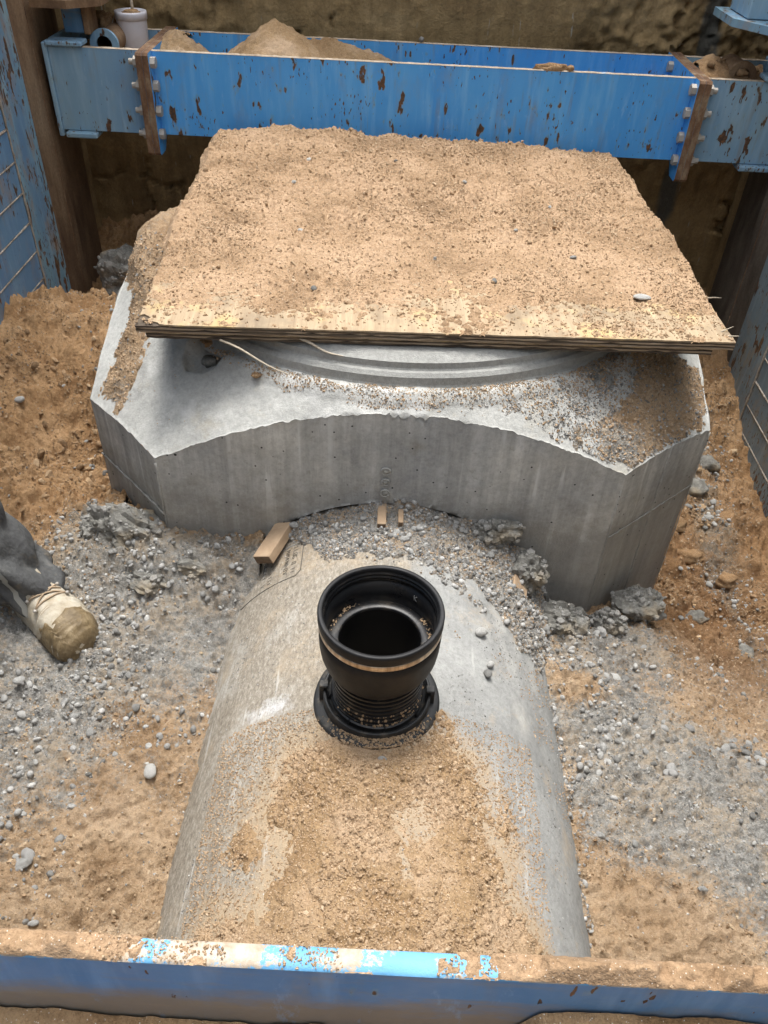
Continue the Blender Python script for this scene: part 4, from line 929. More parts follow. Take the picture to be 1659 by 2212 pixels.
# ------------------------------------------------------------------ clods of wet grey mix
def clod(name, c, size, seed, label, mat=clod_m, cat='clod', group=None, rough_=.22, sub=None):
    v, f = sub or ICO4; rg = random.Random(seed); o1 = seed * 13.7; rs = np.random.RandomState(seed)
    def n3(sc, oc, sd): return (fbm(v[:, 0] + o1, v[:, 1], sc, oc, sd) + fbm(v[:, 1] + o1, v[:, 2], sc, oc, sd + 1) + fbm(v[:, 2] + o1, v[:, 0], sc, oc, sd + 2)) / 1.7
    d = 1 + rough_ * 2.0 * n3(1.3, 2, seed) + rough_ * 1.7 * n3(4, 4, seed + 3) 
    V = v * d[:, None] * np.array(size); tone = np.clip(.2 + .5 * n3(3, 3, seed + 9), 0, .5); F = f
    big_ = sub is None and max(size) > .03 and mat is clod_m
    if big_:                      # stones and crumbs stuck in the wet lump
        k = 230; pick = rs.choice(len(V), k); sv_, sf_ = ICO1; r_ = rs.gamma(2.2, .0018, k).clip(.0014, .010)
        M_ = (sv_[None] * (1 + .2 * rs.uniform(-1, 1, (k, len(sv_), 1))) * (1 + .3 * rs.uniform(-1, 1, (k, 1, 3)))) * r_[:, None, None] + V[pick][:, None]
        F = np.concatenate([F, (sf_[None] + len(V) + (np.arange(k) * len(sv_))[:, None, None]).reshape(-1, 3)])
        V = np.concatenate([V, M_.reshape(-1, 3)]); tone = np.concatenate([tone, np.repeat(rs.uniform(.3, 1, k), len(sv_))])
    o = mesh_np(name, V, F, mat, False if big_ else True, {'tone': tone}); o.location = c; o.rotation_euler = (0, 0, rg.uniform(-.4, .4)); tag(o, label, cat, group); return o
clod('soil_clod', (-.66, 1.545, -.045), (.105, .055, .062), 1, 'largest dark grey clod, heaped against the left corner of the chamber')
clod('soil_clod', (-.755, 1.60, -.085), (.06, .05, .04), 2, 'grey clod behind and left of the largest clod')
clod('soil_clod', (-.50, 1.475, -.085), (.10, .045, .038), 3, 'long low dark clod at the foot of the front chamber wall')
clod('soil_clod', (-.60, 1.435, -.105), (.07, .04, .03), 4, 'crumbly grey clod in front of the largest clod')
clod('soil_clod', (.285, 1.535, .035), (.055, .035, .03), 5, 'dark clod on the pipe against the chamber wall, right of the wood pieces')
clod('soil_clod', (.375, 1.485, -.06), (.045, .05, .05), 6, 'grey clod clinging between pipe flank and chamber wall')
clod('soil_clod', (.475, 1.44, -.19), (.07, .05, .055), 7, 'dark clod in the corner between pipe and chamber, right side')
clod('soil_clod', (.62, 1.475, -.225), (.045, .035, .04), 8, 'grey clod at the foot of the front right corner edge')
clod('soil_clod', (.72, 1.57, -.25), (.06, .045, .045), 9, 'dark grey clod at the foot of the cut right corner')
clod('soil_clod', (-.905, 1.80, -.185), (.026, .022, .02), 11, 'brown lump lying on the sand left of the chamber', damp_m)
clod('soil_clod', (.59, .54, -.20), (.03, .02, .016), 12, 'brown chip of clay on the sand right of the pipe', damp_m)
clod('rock', (-1.07, 3.02, -.04), (.095, .09, .09), 13, 'dark grey broken rock wedged behind the left side of the chamber', clod_m, 'rock')
clod('rock', (-1.0, 3.35, .0), (.09, .06, .06), 14, 'brown broken slab at the foot of the dark back wall', damp_m, 'rock')
for i, (x, y, s) in enumerate([(1.02, 2.15, .045), (1.10, 2.3, .05), (1.05, 2.02, .04), (1.2, 2.45, .045), (1.13, 1.9, .032), (1.0, 1.75, .03), (1.25, 1.78, .03), (1.1, 1.6, .028), (1.22, 2.2, .04)]):
    clod('soil_clod', ground_pt(x, y, s * .15), (s, s * .8, s * .6), 30 + i, ('grey' if i % 2 else 'brown') + ' broken lump on the low ground ' + ('close to the right shield' if x > 1.12 else 'close to the right chamber wall') + (', further back' if y > 2.1 else ', nearer'), clod_m if i % 2 else damp_m, 'clod', 'lumps right of the chamber', .2, ICO3)
clod('soil_clod', (-.317, 1.647, .385), (.011, .010, .004), 50, 'tan sand clump stuck on the chamber top above the front wall', damp_m, sub=ICO3)
for i, (x, y, s) in enumerate([(-.44, 1.80, .035), (-.33, 1.79, .03)]):
    clod('soil_clod', (x, y, .385), (s, s * .5, s * .5), 52 + i, ('dark earth packed around the lifting anchor under the plywood', 'dark earth lump under the plywood right of the lifting anchor')[i], damp_m)

# ------------------------------------------------------------------ wood blocks on the pipe
def block(name, c, size, rot, label, mats=None):
    w, d, h = size; mb = MB(); mb.box(-w / 2, w / 2, -d / 2, d / 2, -h / 2, h / 2, .0015)
    o = mb.build(name, block_m); o.data.materials.append(blockend_m)
    for p_ in o.data.polygons:
        if p_.normal.y < -.9: p_.material_index = 1
    o.location = c; o.rotation_euler = rot; tag(o, label, 'wood block'); return o
block('wood_block', (-.272, 1.487, -.004), (.052, .125, .026), (radians(6), radians(-24), radians(-22)), 'sawn wood wedge driven between pipe and chamber wall, left of the connector')
block('wood_block', (-.005, 1.515, .083), (.022, .09, .017), (radians(-2), 0, radians(1)), 'left of two small wood pieces on top of the pipe at the chamber wall')
block('wood_block', (.042, 1.52, .082), (.013, .08, .018), (radians(-2), 0, 0), 'right of two small wood pieces on top of the pipe at the chamber wall')
block('wood_block', (.350, 1.448, -.060), (.055, .08, .016), (radians(-4), radians(48), radians(-12)), 'thin wood board stuck beside the pipe under the right part of the chamber')

# ------------------------------------------------------------------ black connector
cc = (.004, .985, PZC + sqrt(PR * PR - .016 ** 2))
con = empty('pipe_connector', cc, 'black plastic saddle connector with rubber sleeve and steel band standing on the concrete pipe', 'pipe connector')
def part(mb, name, mat, smooth=True, par=None):
    o = mb.build(name, mat, par or con, smooth); return o
# saddle flange follows the pipe curvature
v = []; NF = 128; rings = [(.084, .004), (.112, .005), (.1215, .0055), (.1255, .004), (.1265, .000), (.1265, -.004)]
for r, h in rings:
    for k in range(NF):
        t = 2 * pi * k / NF; x = r * cos(t); y = r * sin(t); v.append((cc[0] + x, cc[1] + y, PZC + sqrt(PR * PR - (cc[0] + x - PXC) ** 2) + h))
part(MB().add(v, [(i * NF + k, i * NF + (k + 1) % NF, (i + 1) * NF + (k + 1) % NF, (i + 1) * NF + k) for i in range(len(rings) - 1) for k in range(NF)]), 'saddle_flange', dustblk_m)
part(MB().lathe([(.107, -.012), (.107, .016), (.1055, .018), (.1015, .018), (.100, .016), (.099, .006), (.092, .004), (.088, .004)], cc, 96), 'base_collar', dustblk_m)
prof = [(.092, .002), (.092, .016)]
z = .018
for i in range(9):
    prof += [(.0885, z), (.0885, z + .005), (.0815, z + .0065), (.0815, z + .0105)]; z += .012
part(MB().lathe(prof, cc, 96), 'ribbed_riser', rib_m, False)
for t in np.linspace(0, 2 * pi, 9)[:-1] + .2:
    mb = MB(); a = Vector((cos(t), sin(t), 0)); b = Vector((-sin(t), cos(t), 0)); c_ = Vector(cc)
    q = [c_ + a * .089 + Vector((0, 0, .004)), c_ + a * .101 + Vector((0, 0, .004)), c_ + a * .089 + Vector((0, 0, .022))]
    mb.add([tuple(p_ + b * s_) for s_ in (-.0015, .0015) for p_ in q], [(0, 1, 2), (5, 4, 3), (0, 3, 4, 1), (1, 4, 5, 2), (2, 5, 3, 0)]); part(mb, 'gusset', rib_m, False)
for sx in (-1, 1):
    mb = MB(); x0 = cc[0] + sx * .104
    mb.box(min(x0, x0 + sx * .010), max(x0, x0 + sx * .010), cc[1] - .012, cc[1] + .004, cc[2] - .016, cc[2] + .026, .0015)
    mb.box(min(x0 - sx * .008, x0 + sx * .010), max(x0 - sx * .008, x0 + sx * .010), cc[1] - .012, cc[1] + .004, cc[2] + .026, cc[2] + .032, .0015)
    part(mb, 'clip', dustblk_m, False)
wob = lambda t, i: .004 * sin(2 * t + 1) + .006 * math.exp(-((t - 1.75) / .2) ** 2) * (-1 if i > 10 else 0)
sl_ = [(.080, .100), (.088, .103), (.096, .113), (.104, .128), (.109, .145), (.1115, .165), (.1125, .190), (.1125, .211), (.1105, .2125), (.1105, .2255), (.1130, .227), (.1142, .231), (.1145, .246), (.1135, .2495), (.1120, .2505), (.1065, .2505), (.1050, .2485), (.1045, .243)]
part(MB().lathe(sl_, cc, 160, wob), 'rubber_sleeve', rubber_m)
ins = [(.1045, .243), (.1045, .2385), (.1020, .2375), (.1020, .2345), (.1045, .2335), (.1045, .2295), (.1018, .2285), (.1018, .2255), (.1035, .2245), (.1030, .215), (.1000, .214), (.0995, .176), (.0985, .170), (.0975, .168)]
part(MB().lathe(ins, cc, 160, wob), 'sleeve_lining', gloss_m)
part(MB().lathe([(.0975, .168), (.094, .170), (.078, .171), (.0765, .1695), (.076, .165)], cc, 128), 'inner_ledge', rib_m)
bore_n = NT('black_bore_wall'); bore_n.col((.004, .004, .0045)); bore_n.rough(.6); bore_n.b.inputs['Specular IOR Level'].default_value = .15
part(MB().lathe([(.076, .165), (.0745, .13), (.0742, .128), (.0738, -.02), (.073, -.42)], cc, 128), 'inner_bore', bore_n.m)
part(MB().lathe([(.0001, -.42), (.073, -.42)], cc, 64), 'bore_shade_disc', bore_n.m)  # black disc added across the bore, standing in for the dark of its depth
part(MB().lathe([(.1106, .2130), (.1122, .2132), (.1126, .2145), (.1126, .2235), (.1122, .2250), (.1106, .2252)], cc, 160, wob), 'steel_band', band_m)
# letter K printed inside the sleeve
mb = MB()
def inwall(t, z): return (cc[0] + .0988 * cos(t), cc[1] + .0988 * sin(t), cc[2] + z)
for (a, b) in (((.90, .208), (.90, .195)), ((.835, .208), (.895, .2015)), ((.895, .2015), (.83, .195))): mb.tube([inwall(*a), inwall(*b)], .0007, 5)
kn = NT('pale_print'); kn.col((.30, .30, .29)); part(mb, 'printed_letter', kn.m)
# sand dusted on flange and ledge
pts = []; 
for _ in range(1100):
    t = random.gauss(-pi / 2 + .15, .42); r = min(.126, .103 + random.expovariate(1 / .010)); x = cc[0] + r * cos(t); y = cc[1] + r * sin(t); pts.append((x, y, PZC + sqrt(PR * PR - (x - PXC) ** 2) + .0055))
for _ in range(110):
    t = random.choice([random.gauss(0.1, .3), random.gauss(2.6, .3)]); r = random.uniform(.090, .0975); pts.append((cc[0] + r * cos(t), cc[1] + r * sin(t), cc[2] + .171))
for _ in range(160):
    t = random.gauss(-1.3, .6); z = random.choice([.0225, .0345, .0465, .020]); pts.append((cc[0] + .0885 * cos(t), cc[1] + .0885 * sin(t), cc[2] + z))
o = lumps('sand_specks', np.array(pts), rng.gamma(2.2, .0007, len(pts)).clip(.0006, .0035), crumb_m); tag(o, 'specks of sand on the flange, ribs and inner ledge of the black connector', 'sand specks')

# ------------------------------------------------------------------ bolted steel strut (open box of plates)
def hexbolt(x, y, z, sx, r=.0185, L=.018, nut=False):
    mb = MB(); a0 = random.uniform(0, 1)
    P = [(y + r * cos(a0 + k * pi / 3), z + r * sin(a0 + k * pi / 3)) for k in range(6)]
    mb.prism(P, 'x', x, x + sx * L * (.7 if nut else 1))
    if nut: mb.prism([(y + r * .55 * cos(k * pi / 6), z + r * .55 * sin(k * pi / 6)) for k in range(12)], 'x', x + sx * L * .7, x + sx * L * 1.6)
    return mb
def make_strut(Y0=3.10, Y1=3.452):
    zb, zt = .482, .752; XL, XR = -.897, 1.013
    root = empty('steel_strut', (.06, (Y0 + Y1) / 2, .6), 'bright blue bolted steel strut with rust chips, spanning the trench behind the chamber', 'strut', 'bolted steel struts across the trench')
    t = .016
    def web(x0, x1, y0, name, mat, top=True):
        w = MB().box(x0, x1, y0, y0 + t, zb, zt, .0015).build(name, mat, root)
        # worn, dusty upper edge as its own strip with uneven crust
        k = int((x1 - x0) / .012); v = []; 
        for i in range(k + 1):
            x = x0 + (x1 - x0) * i / k; h = .0012 + .0016 * random.random(); v += [(x, y0 - .0008, zt - .0005), (x, y0 + .001, zt + h), (x, y0 + t - .001, zt + h * .8), (x, y0 + t + .0006, zt - .0005)]
        f = [(i * 4 + j, i * 4 + j + 1, i * 4 + j + 5, i * 4 + j + 4) for i in range(k) for j in range(3)]
        e = MB().add(v, f).build('dusty_top_edge', dustedge_m, w, True); return w
    web(XL + .0225, XR - .0225, Y0, 'front_plate', blue_m); web(XL + .0225, XR - .0225, Y1 - t, 'rear_plate', blue_m)
    web(-1.232, XL - .0225, Y0, 'end_front_plate', pale_m); web(-1.232, XL - .0225, Y1 - t, 'end_rear_plate', pale_m)
    web(XR + .0225, 1.345, Y0, 'end_front_plate', pale_m); web(XR + .0225, 1.345, Y1 - t, 'end_rear_plate', pale_m)
    MB().box(-1.232, 1.345, Y0 + t, Y1 - t, zb + .004, zb + .014).build('bottom_plate', dirty_m, root)
    for xc in (XL, XR):
        for s_ in (-1, 1):
            a, b = (xc - .0222, xc - .0003) if s_ < 0 else (xc + .0003, xc + .0222)
            P = [(Y0 - .052, .425), (Y0 - .02, .412) if False else (Y0 - .048, .420), (Y0 + .0, .420), (Y0 + .05, zb), (Y1 - .05, zb), (Y1, .420), (Y1 + .04, .420), (Y1 + .052, .430), (Y1 + .052, zt + .001), (Y0 - .052, zt + .001)]
            pl = MB().prism([(Y0 - .052, .432), (Y0 - .042, .422), (Y0 + .02, .422), (Y0 + .08, zb - .004), (Y1 - .08, zb - .004), (Y1 - .02, .422), (Y1 + .042, .422), (Y1 + .052, .432), (Y1 + .052, zt - .006), (Y1 + .046, zt + .002), (Y0 - .046, zt + .002), (Y0 - .052, zt - .006)], 'x', a, b).build('flange_plate', blue_m if (s_ > 0) == (xc < 0) else pale_m, root)
            pl.data.materials.append(edge_m)
            for p_ in pl.data.polygons:
                if abs(p_.normal.x) < .5: p_.material_index = 1
        for z in (.722, .648, .568, .492):
            for yy in (Y0 - .027, Y1 + .027):
                inner = 1 if xc < 0 else -1
                hexbolt(xc + inner * .0225, yy, z, inner).build('bolt_head', bolt_m, root); hexbolt(xc - inner * .0225, yy, z, -inner, nut=True).build('bolt_nut', bolt_m, root)
        for yy in (Y1 - t - .030,):
            inner = 1 if xc < 0 else -1
            hexbolt(xc + inner * .0225, yy, .722, inner).build('bolt_head', bolt_m, root)
    # end plate and shoe lips
    for xe, s_ in ((-1.232, -1), (1.345, 1)):
        x0, x1 = sorted((xe, xe + s_ * .016)); MB().box(x0, x1, Y0 - .012, Y1 + .012, zb - .02, zt + .012, .003).build('end_plate', pale_m, root)
        x0, x1 = sorted((xe - s_ * .012, xe - s_ * .125))
        MB().box(x0 - (.0 if s_ > 0 else .012), x1, Y0 - .020, Y0 + .05, zt + .003, zt + .019, .004).build('shoe_lip', pale_m, root)
        MB().box(x0, x1, Y0 - .024, Y0 + .05, zb - .021, zb - .002, .004).build('shoe_lip', pale_m, root)
        # round collar of the pin standing in the end section
        xc = xe - s_ * (.165); v = []; n = 48
        prof = [(.028, 0), (.05, 0), (.05, .014), (.028, .014), (.028, 0)]
        for (r, dy) in prof:
            for k in range(n): a = 2 * pi * k / n; v.append((xc + r * cos(a), Y0 + .10 + dy, .742 + r * sin(a)))
        MB().add(v, [(i * n + k, i * n + (k + 1) % n, (i + 1) * n + (k + 1) % n, (i + 1) * n + k) for i in range(4) for k in range(n)]).build('pin_collar', pale_m if s_ < 0 else rust_m, root, False)
        v = []
        for dy in (.014, .16):
            for k in range(n): a = 2 * pi * k / n; v.append((xc + .042 * cos(a), Y0 + .10 + dy, .742 + .042 * sin(a)))
        MB().add(v, [(k, (k + 1) % n, n + (k + 1) % n, n + k) for k in range(n)]).build('pin_tube', rust_m, root, True)
    return root
strut = make_strut()
def copy_tree(o, parent=None):
    c = o.copy(); COL.objects.link(c)
    if parent: pi_ = o.matrix_parent_inverse.copy(); c.parent = parent; c.matrix_parent_inverse = pi_
    for ch in list(o.children): copy_tree(ch, c)
    return c
near = copy_tree(strut); near.location = (strut.location.x, strut.location.y + (.246 - 3.452), strut.location.z)
near['label'] = 'dirty blue steel strut in the foreground, sand caked along its upper edge'
for ch in near.children:
    if ch.name.startswith('rear_plate'):
        ch.data = ch.data.copy(); ch.data.materials.clear(); ch.data.materials.append(dirty_m); rearp = ch
        for e in ch.children: 
            e.data = e.data.copy(); e.data.materials.clear(); e.data.materials.append(edgeblue_m)

def heap(name, X, Y, hf, mat, label, cat='sand'):
    x, y = np.meshgrid(X, Y, indexing='ij'); z, keep = hf(x, y)
    v, f, _ = compact(np.stack([x, y, z], -1).reshape(-1, 3), grid_faces(len(X), len(Y), keep))
    o = mesh_np(name, v, f, mat, True); tag(o, label, cat, kind='stuff'); return o
# sand caked on the near strut edge
def hf(x, y):
    d = fbm(x, y * .5, 11, 3, 500) * .013 + fbm(x, y, 60, 4, 501) * .008 + .0025
    d = d + .012 * sstep(-.14, -.24, x) + .012 * sstep(.10, .16, x) - .007 * np.exp(-((x + .02) / .10) ** 2) - .005
    e = np.minimum(y - .2285, .2475 - y); d = np.minimum(d, .002 + np.maximum(0, e) * 1.5) + grains(x, y, .006, 502, .8) * .003 * (d > 0)
    return .7535 + d, d > .0002
heap('sand_crust', np.arange(-.45, .50, .0016), np.arange(.2285, .2476, .0014), hf, sand_m, 'sand caked on the top edge of the foreground strut')
q_x = rng.uniform(-.32, .40, 9000); q_y = rng.uniform(.2290, .2475, 9000); k_ = (fbm(q_x, q_y * .5, 11, 3, 500) * .013 + .012 * sstep(-.14, -.24, q_x) + .012 * sstep(.10, .16, q_x) - .007 * np.exp(-((q_x + .02) / .10) ** 2) + .003 > 0) & (fbm(q_x, q_y, 30, 3, 505) > -.02)
q = np.stack([q_x, q_y, .7545 + rng.uniform(0, .004, 9000) * (np.abs(q_x + .02) > .15)], -1)[k_][:1500]
crumbs('sand_crumbs', q, rng.gamma(2.5, .00035, len(q)).clip(.0004, .0018), crumb_m, 'crumbs of sand on the top edge of the foreground strut', 'sand crumbs')
# soil lying inside the near strut
def hf(x, y):
    z = .646 + .016 * fbm(x, y, 7, 4, 510) + .006 * fbm(x, y, 40, 3, 511) + grains(x, y, .014, 512, .7) * .006
    z = z + .058 * sstep(.120, .150, x + .01 * fbm(y, x, 20, 2, 514)) - .02 * sstep(.26, .36, x) - .008 * sstep(-.1, .05, x) * sstep(.12, .05, x)
    z = z - .10 * sstep(.12, -.05, y); return z, x == x
heap('soil_in_strut', np.arange(-.85, .95, .004), np.arange(-.088, .2299, .004), hf, damp_m, 'brown soil filling the hollow of the foreground strut', 'soil')
# heaps in the far strut
def hf(x, y):
    d = .155 * np.maximum(0, 1 - np.hypot((x + .47) / .22, (y - 3.29) / .26)) ** .9
    d2 = .10 * np.maximum(0, 1 - np.hypot((x + .82) / .12, (y - 3.28) / .2)); d3 = .09 * np.maximum(0, 1 - np.hypot((x + .30) / .3, (y - 3.38) / .12))
    z = .68 + np.maximum(np.maximum(d, d2), d3) + .010 * fbm(x, y, 14, 4, 520) + grains(x, y, .02, 521, .6) * .010 + .004 * fbm(x, y, 50, 3, 522)
    ee = np.minimum(y - 3.116, 3.436 - y); z = np.minimum(z, .752 + np.maximum(0, ee) * .9)
    return z, x < .2
heap('sand_heap', np.arange(-.872, .1, .005), np.arange(3.117, 3.436, .005), hf, wetsand_n.m, 'pointed heap of sand lying inside the blue strut behind the chamber')
def hf(x, y):
    d = .080 * np.maximum(0, 1 - np.hypot((x + .84) / .13, (y - 3.32) / .20))
    z = .706 + d + .012 * fbm(x, y, 12, 4, 530) + grains(x, y, .025, 531, .6) * .012
    ee = np.minimum(y - 3.116, 3.49 - y); z = np.minimum(z, .752 + np.maximum(0, ee) * .9); return z, x == x
heap('sand_heap', np.arange(-1.22, -.80, .005), np.arange(3.117, 3.47, .005), hf, wetsand_n.m, 'sand spilled over the left bolted joint of the far blue strut')
def hf(x, y):
    z = .725 + .055 * np.maximum(0, 1 - np.hypot((x - 1.10) / .14, (y - 3.28) / .16)) + .02 * fbm(x, y, 12, 4, 540) + grains(x, y, .035, 541, .6) * .016
    ee = np.minimum(y - 3.116, 3.435 - y); z = np.minimum(z, .752 + np.maximum(0, ee) * 1.1); return z, x == x
heap('rubble_heap', np.arange(1.036, 1.33, .005), np.arange(3.117, 3.435, .005), hf, damp_m, 'lumpy soil lying on the right end of the far strut', 'soil')
for i in range(16):
    x = random.uniform(1.04, 1.26); y = random.uniform(3.14, 3.34); pebble((x, y, .775 - .16 * abs(x - 1.1)), random.uniform(.008, .018), 'dusty lump of rubble on the right end of the far strut', 'rubble on the right end of the far strut', rock_mesh('rubble', ICO2, 90 + i, (1, .7, .7), .2, damp_m) if i < 5 else bpy.data.meshes['rubble.00%d' % (i % 4 + 1)], 'rubble lump', 'rubble')
clod('soil_clod', (.50, 3.112, .758), (.055, .012, .014), 61, 'flat tan clod lying on the top edge of the far strut', damp_m, sub=ICO3)
clod('soil_clod', (.56, 3.110, .760), (.012, .012, .011), 62, 'small round clod on the strut edge, right of a flat one', damp_m, sub=ICO3)
named((.05, 3.444, .763), .012, 'single grey pebble balanced on the rear edge of the far strut')

# ------------------------------------------------------------------ bucket with sand lid
bk = empty('bucket', (-1.010, 3.375, .708), 'small white plastic bucket with dirty lid standing behind the far strut, left', 'bucket')
n = NT('white_plastic'); d_ = n.noise(18, 4, .65); n.col(n.mix(n.ramp(d_, (.55, 0.), (.8, .35)), (.62, .62, .68), (.40, .33, .24))); n.rough(.4); white_m = n.m
MB().lathe([(.0, .0), (.050, .0), (.0515, .003), (.0545, .092), (.055, .096)], bk.location, 64).build('body', white_m, bk, True)
MB().lathe([(.0548, .088), (.0575, .088), (.0578, .107), (.0565, .113), (.053, .1135), (.050, .109), (.0, .1085)], bk.location, 64).build('lid', white_m, bk, True)
b0 = bk.location
MB().tube([(b0.x - .058 + 0, b0.y, b0.z + .10), (b0.x - .066, b0.y - .02, b0.z + .075), (b0.x - .05, b0.y - .052, b0.z + .07)], .0016, 6).build('handle', bolt_m, bk, True)
clod('soil_clod', (b0.x + .005, b0.y - .008, b0.z + .110), (.034, .026, .010), 70, 'smear of sand lying on the white bucket lid', damp_m, sub=ICO3)
tag(MB().tube([(b0.x + .012, b0.y - .01, b0.z + .108), (b0.x + .004, b0.y + .02, b0.z + .20)], [.006, .004], 8).build('stick', splin_m, None, True), 'pale stick standing on the lid of the white bucket', 'stick')
clod('rock', (-1.115, 3.40, .765), (.05, .035, .045), 71, 'dusty broken lump beside the white bucket', damp_m, 'rock')
tag(MB().tube([(-1.13, 3.42, .76), (-1.135, 3.45, .87)], [.005, .002], 6).build('peg', splin_m), 'thin pale peg standing left of the white bucket', 'peg')

# ------------------------------------------------------------------ trench shields
dull_m = M_paint('dull_grey_blue_paint', (.13, .18, .22), (.19, .25, .28), .6, 1.0, (.24, .19, .13), big=1.1)
scrape_m = M_rust('dark_scraped_steel', ((.3, (.07, .055, .04)), (.5, (.14, .115, .09)), (.7, (.22, .19, .15))))
def shield(X, s, name, label, ytop, strip_y, rust_y, zlow):
    worn_m, post_m, rust_m = (globals()['worn_m'], globals()['post_m'], globals()['rust_m']) if s > 0 else (dull_m, dull_m, scrape_m)
    """s=+1: inner face looks to +x"""
    root = empty(name, (X, 1.5, 0), label, 'trench shield', 'steel trench shields')
    th = .09; xo = X - s * th
    def bx_(x0, x1, *a): x0, x1 = sorted((x0, x1)); return MB().box(x0, x1, *a)
    z = zlow; k = 0
    while z < 2.4:
        hgt = .0975
        v = bx_(X + s * random.uniform(-.001, .001), xo, -2.1, strip_y - .004, z + .0, z + hgt, .003).build('panel', worn_m, root)
        MB().tube([(X - s * .001, y, z + hgt + .0012) for y in np.linspace(.6, strip_y, 40)], [.0035 * random.uniform(.7, 1.4) for _ in range(40)], 6).build('weld_seam', weld_m, v, True)
        z += .1; k += 1
    bx_(X + s * .003, xo, strip_y, rust_y, zlow, 2.45, .003).build('slide_rail', post_m, root)
    pts = [(X + s * .002, strip_y - .002 + random.uniform(-.002, .002), q) for q in np.arange(zlow, 1.5, .016)]
    MB().tube(pts, [random.uniform(.002, .005) for _ in pts], 6).build('vertical_weld', weld_m, root, True)
    bx_(X - s * .008, xo, rust_y + .002, rust_y + .215, min(zlow, -.5), 2.45, .004).build('rail_inner_face', rust_m, root)
    bx_(X - s * .030, xo, rust_y + .217, rust_y + .48, -.6, 2.45, .004).build('rail_back_face', rust_m, root)
    MB().tube([(X - s * .008, rust_y + .155, q) for q in np.arange(-.4, 1.5, .05)], .002, 5).build('rust_ridge', edge_m, root, True)
    return root
shield(-1.262, 1, 'trench_shield', 'blue steel trench shield on the left with horizontal ribs and rusty rail', 1.5, 2.71, 2.915, -.31)
shield(1.362, -1, 'trench_shield', 'dirty blue steel trench shield on the right, bottom edge hanging over the low ground', 1.5, 2.66, 2.915, -.455)
# strut carriages on the rails above the strut ends
for X, s, lab, y0 in ((-1.25, 1, 'rust-crusted steel bracket above the left end of the far strut', 3.07), (1.35, -1, 'blue steel bracket above the right end of the far strut', 3.02)):
    root = empty('rail_bracket', (X, y0, .87), lab, 'bracket', 'rail brackets')
    zp = .868 if s > 0 else .90; L = .21 if s > 0 else .27
    P = [(X, y0), (X + s * (L - .09), y0), (X + s * L, y0 + (.08 if s > 0 else .14)), (X + s * L, y0 + .36), (X, y0 + .36)]
    MB().prism(P, 'z', zp, zp + .024).build('foot_plate', rust_m if s > 0 else post_m, root)
    def bx2(x0, x1, *a): x0, x1 = sorted((x0, x1)); return MB().box(x0, x1, *a)
    bx2(X + s * .002, X + s * (L - .04), y0 + .12, y0 + .32, zp + .026, zp + .5, .003).build('post', pale_m if s < 0 else worn_m, root)
    if s > 0: bx2(X + s * .055, X + s * .125, y0 + .12, y0 + .16, .776, zp - .002, .003).build('spacer', dirty_m, root); bx2(X + s * .13, X + s * .15, y0 + .10, y0 + .20, .776, zp - .002, .003).build('rib', rust_m, root)

# ------------------------------------------------------------------ person: one work boot and trouser leg
per_o = empty('person', (-.90, 1.40, -.16), 'person in grey work trousers and a muddy light leather boot standing in the gravel', 'person')
toe = Vector((-.700, 1.222, 0)); heel = toe + Vector((-.755, .656, 0)).normalized() * .33
ax = (heel - toe).normalized(); sd_ = Vector((ax.y, -ax.x, 0)).normalized()
GZB = float(gh(np.array([-.80]), np.array([1.29]))[0]) + .004
BS = 1.13
secs = [(.000, .0006, .004, .020), (.002, .016, .020, .02), (.006, .030, .030, .032), (.016, .043, .042, .042), (.032, .051, .054, .050), (.055, .0555, .062, .053), (.085, .0565, .067, .052), (.115, .0545, .074, .050), (.140, .051, .084, .048),
        (.165, .048, .098, .047), (.190, .046, .116, .046), (.210, .047, .138, .046), (.235, .047, .15, .046), (.260, .044, .155, .044), (.280, .036, .155, .038), (.290, .020, .150, .030)]
secs = [(a_ * BS, b_ * BS, c_ * BS, d_) for a_, b_, c_, d_ in secs]
def boot_pt(s_, w, h, a, infl=0.):
    # a from 0 (left bottom) over the top to pi (right bottom)
    e = .72; cx_ = abs(cos(a)) ** e * (1 if cos(a) > 0 else -1); sz = max(0, sin(a)) ** .80
    curve = .010 * sin(min(1, s_ / .2) * pi) 
    z = .002 + (h - .002 + infl) * sz ** .9; p_ = toe + ax * s_ + sd_ * ((w + infl) * cx_ * (1 - .12 * sz) + curve)
    return (p_.x, p_.y, GZB + z)
NS = 30; v = []; fine = []
SS = np.linspace(0, 1, 70); sarr = np.array([q[0] for q in secs]); warr = np.array([q[1] for q in secs]); harr = np.array([q[2] for q in secs])
for t in SS:
    s_ = .29 * BS * (t ** 1.25); w = np.interp(s_, sarr, warr); h = np.interp(s_, sarr, harr)
    cre = -.0022 * sin(s_ * 330) * math.exp(-((s_ - .11) / .028) ** 2)
    for k in range(NS + 1):
        a = pi * k / NS; nn = .0016 * float(vnoise(s_ * 60, k * .35, 600)) ; v.append(boot_pt(s_, w, h, a, cre * (1 + .5 * sin(a * 3)) + nn))
mbB = MB().add(v, [(i * (NS + 1) + k, i * (NS + 1) + k + 1, (i + 1) * (NS + 1) + k + 1, (i + 1) * (NS + 1) + k) for i in range(69) for k in range(NS)])
n = NT('muddy_pale_leather'); g = n.noise(16, 5, .65); c = n.ramp(g, (.3, (.28, .23, .155)), (.5, (.46, .41, .32)), (.7, (.58, .54, .45)))
c = n.mix(n.ramp(n.noise(38, 5, .7), (.5, 0.), (.7, .6)), c, (.30, .22, .12)); n.col(c); n.rough(.62); n.bump(n.noise(60, 5, .65), .0018); leather_m = n.m
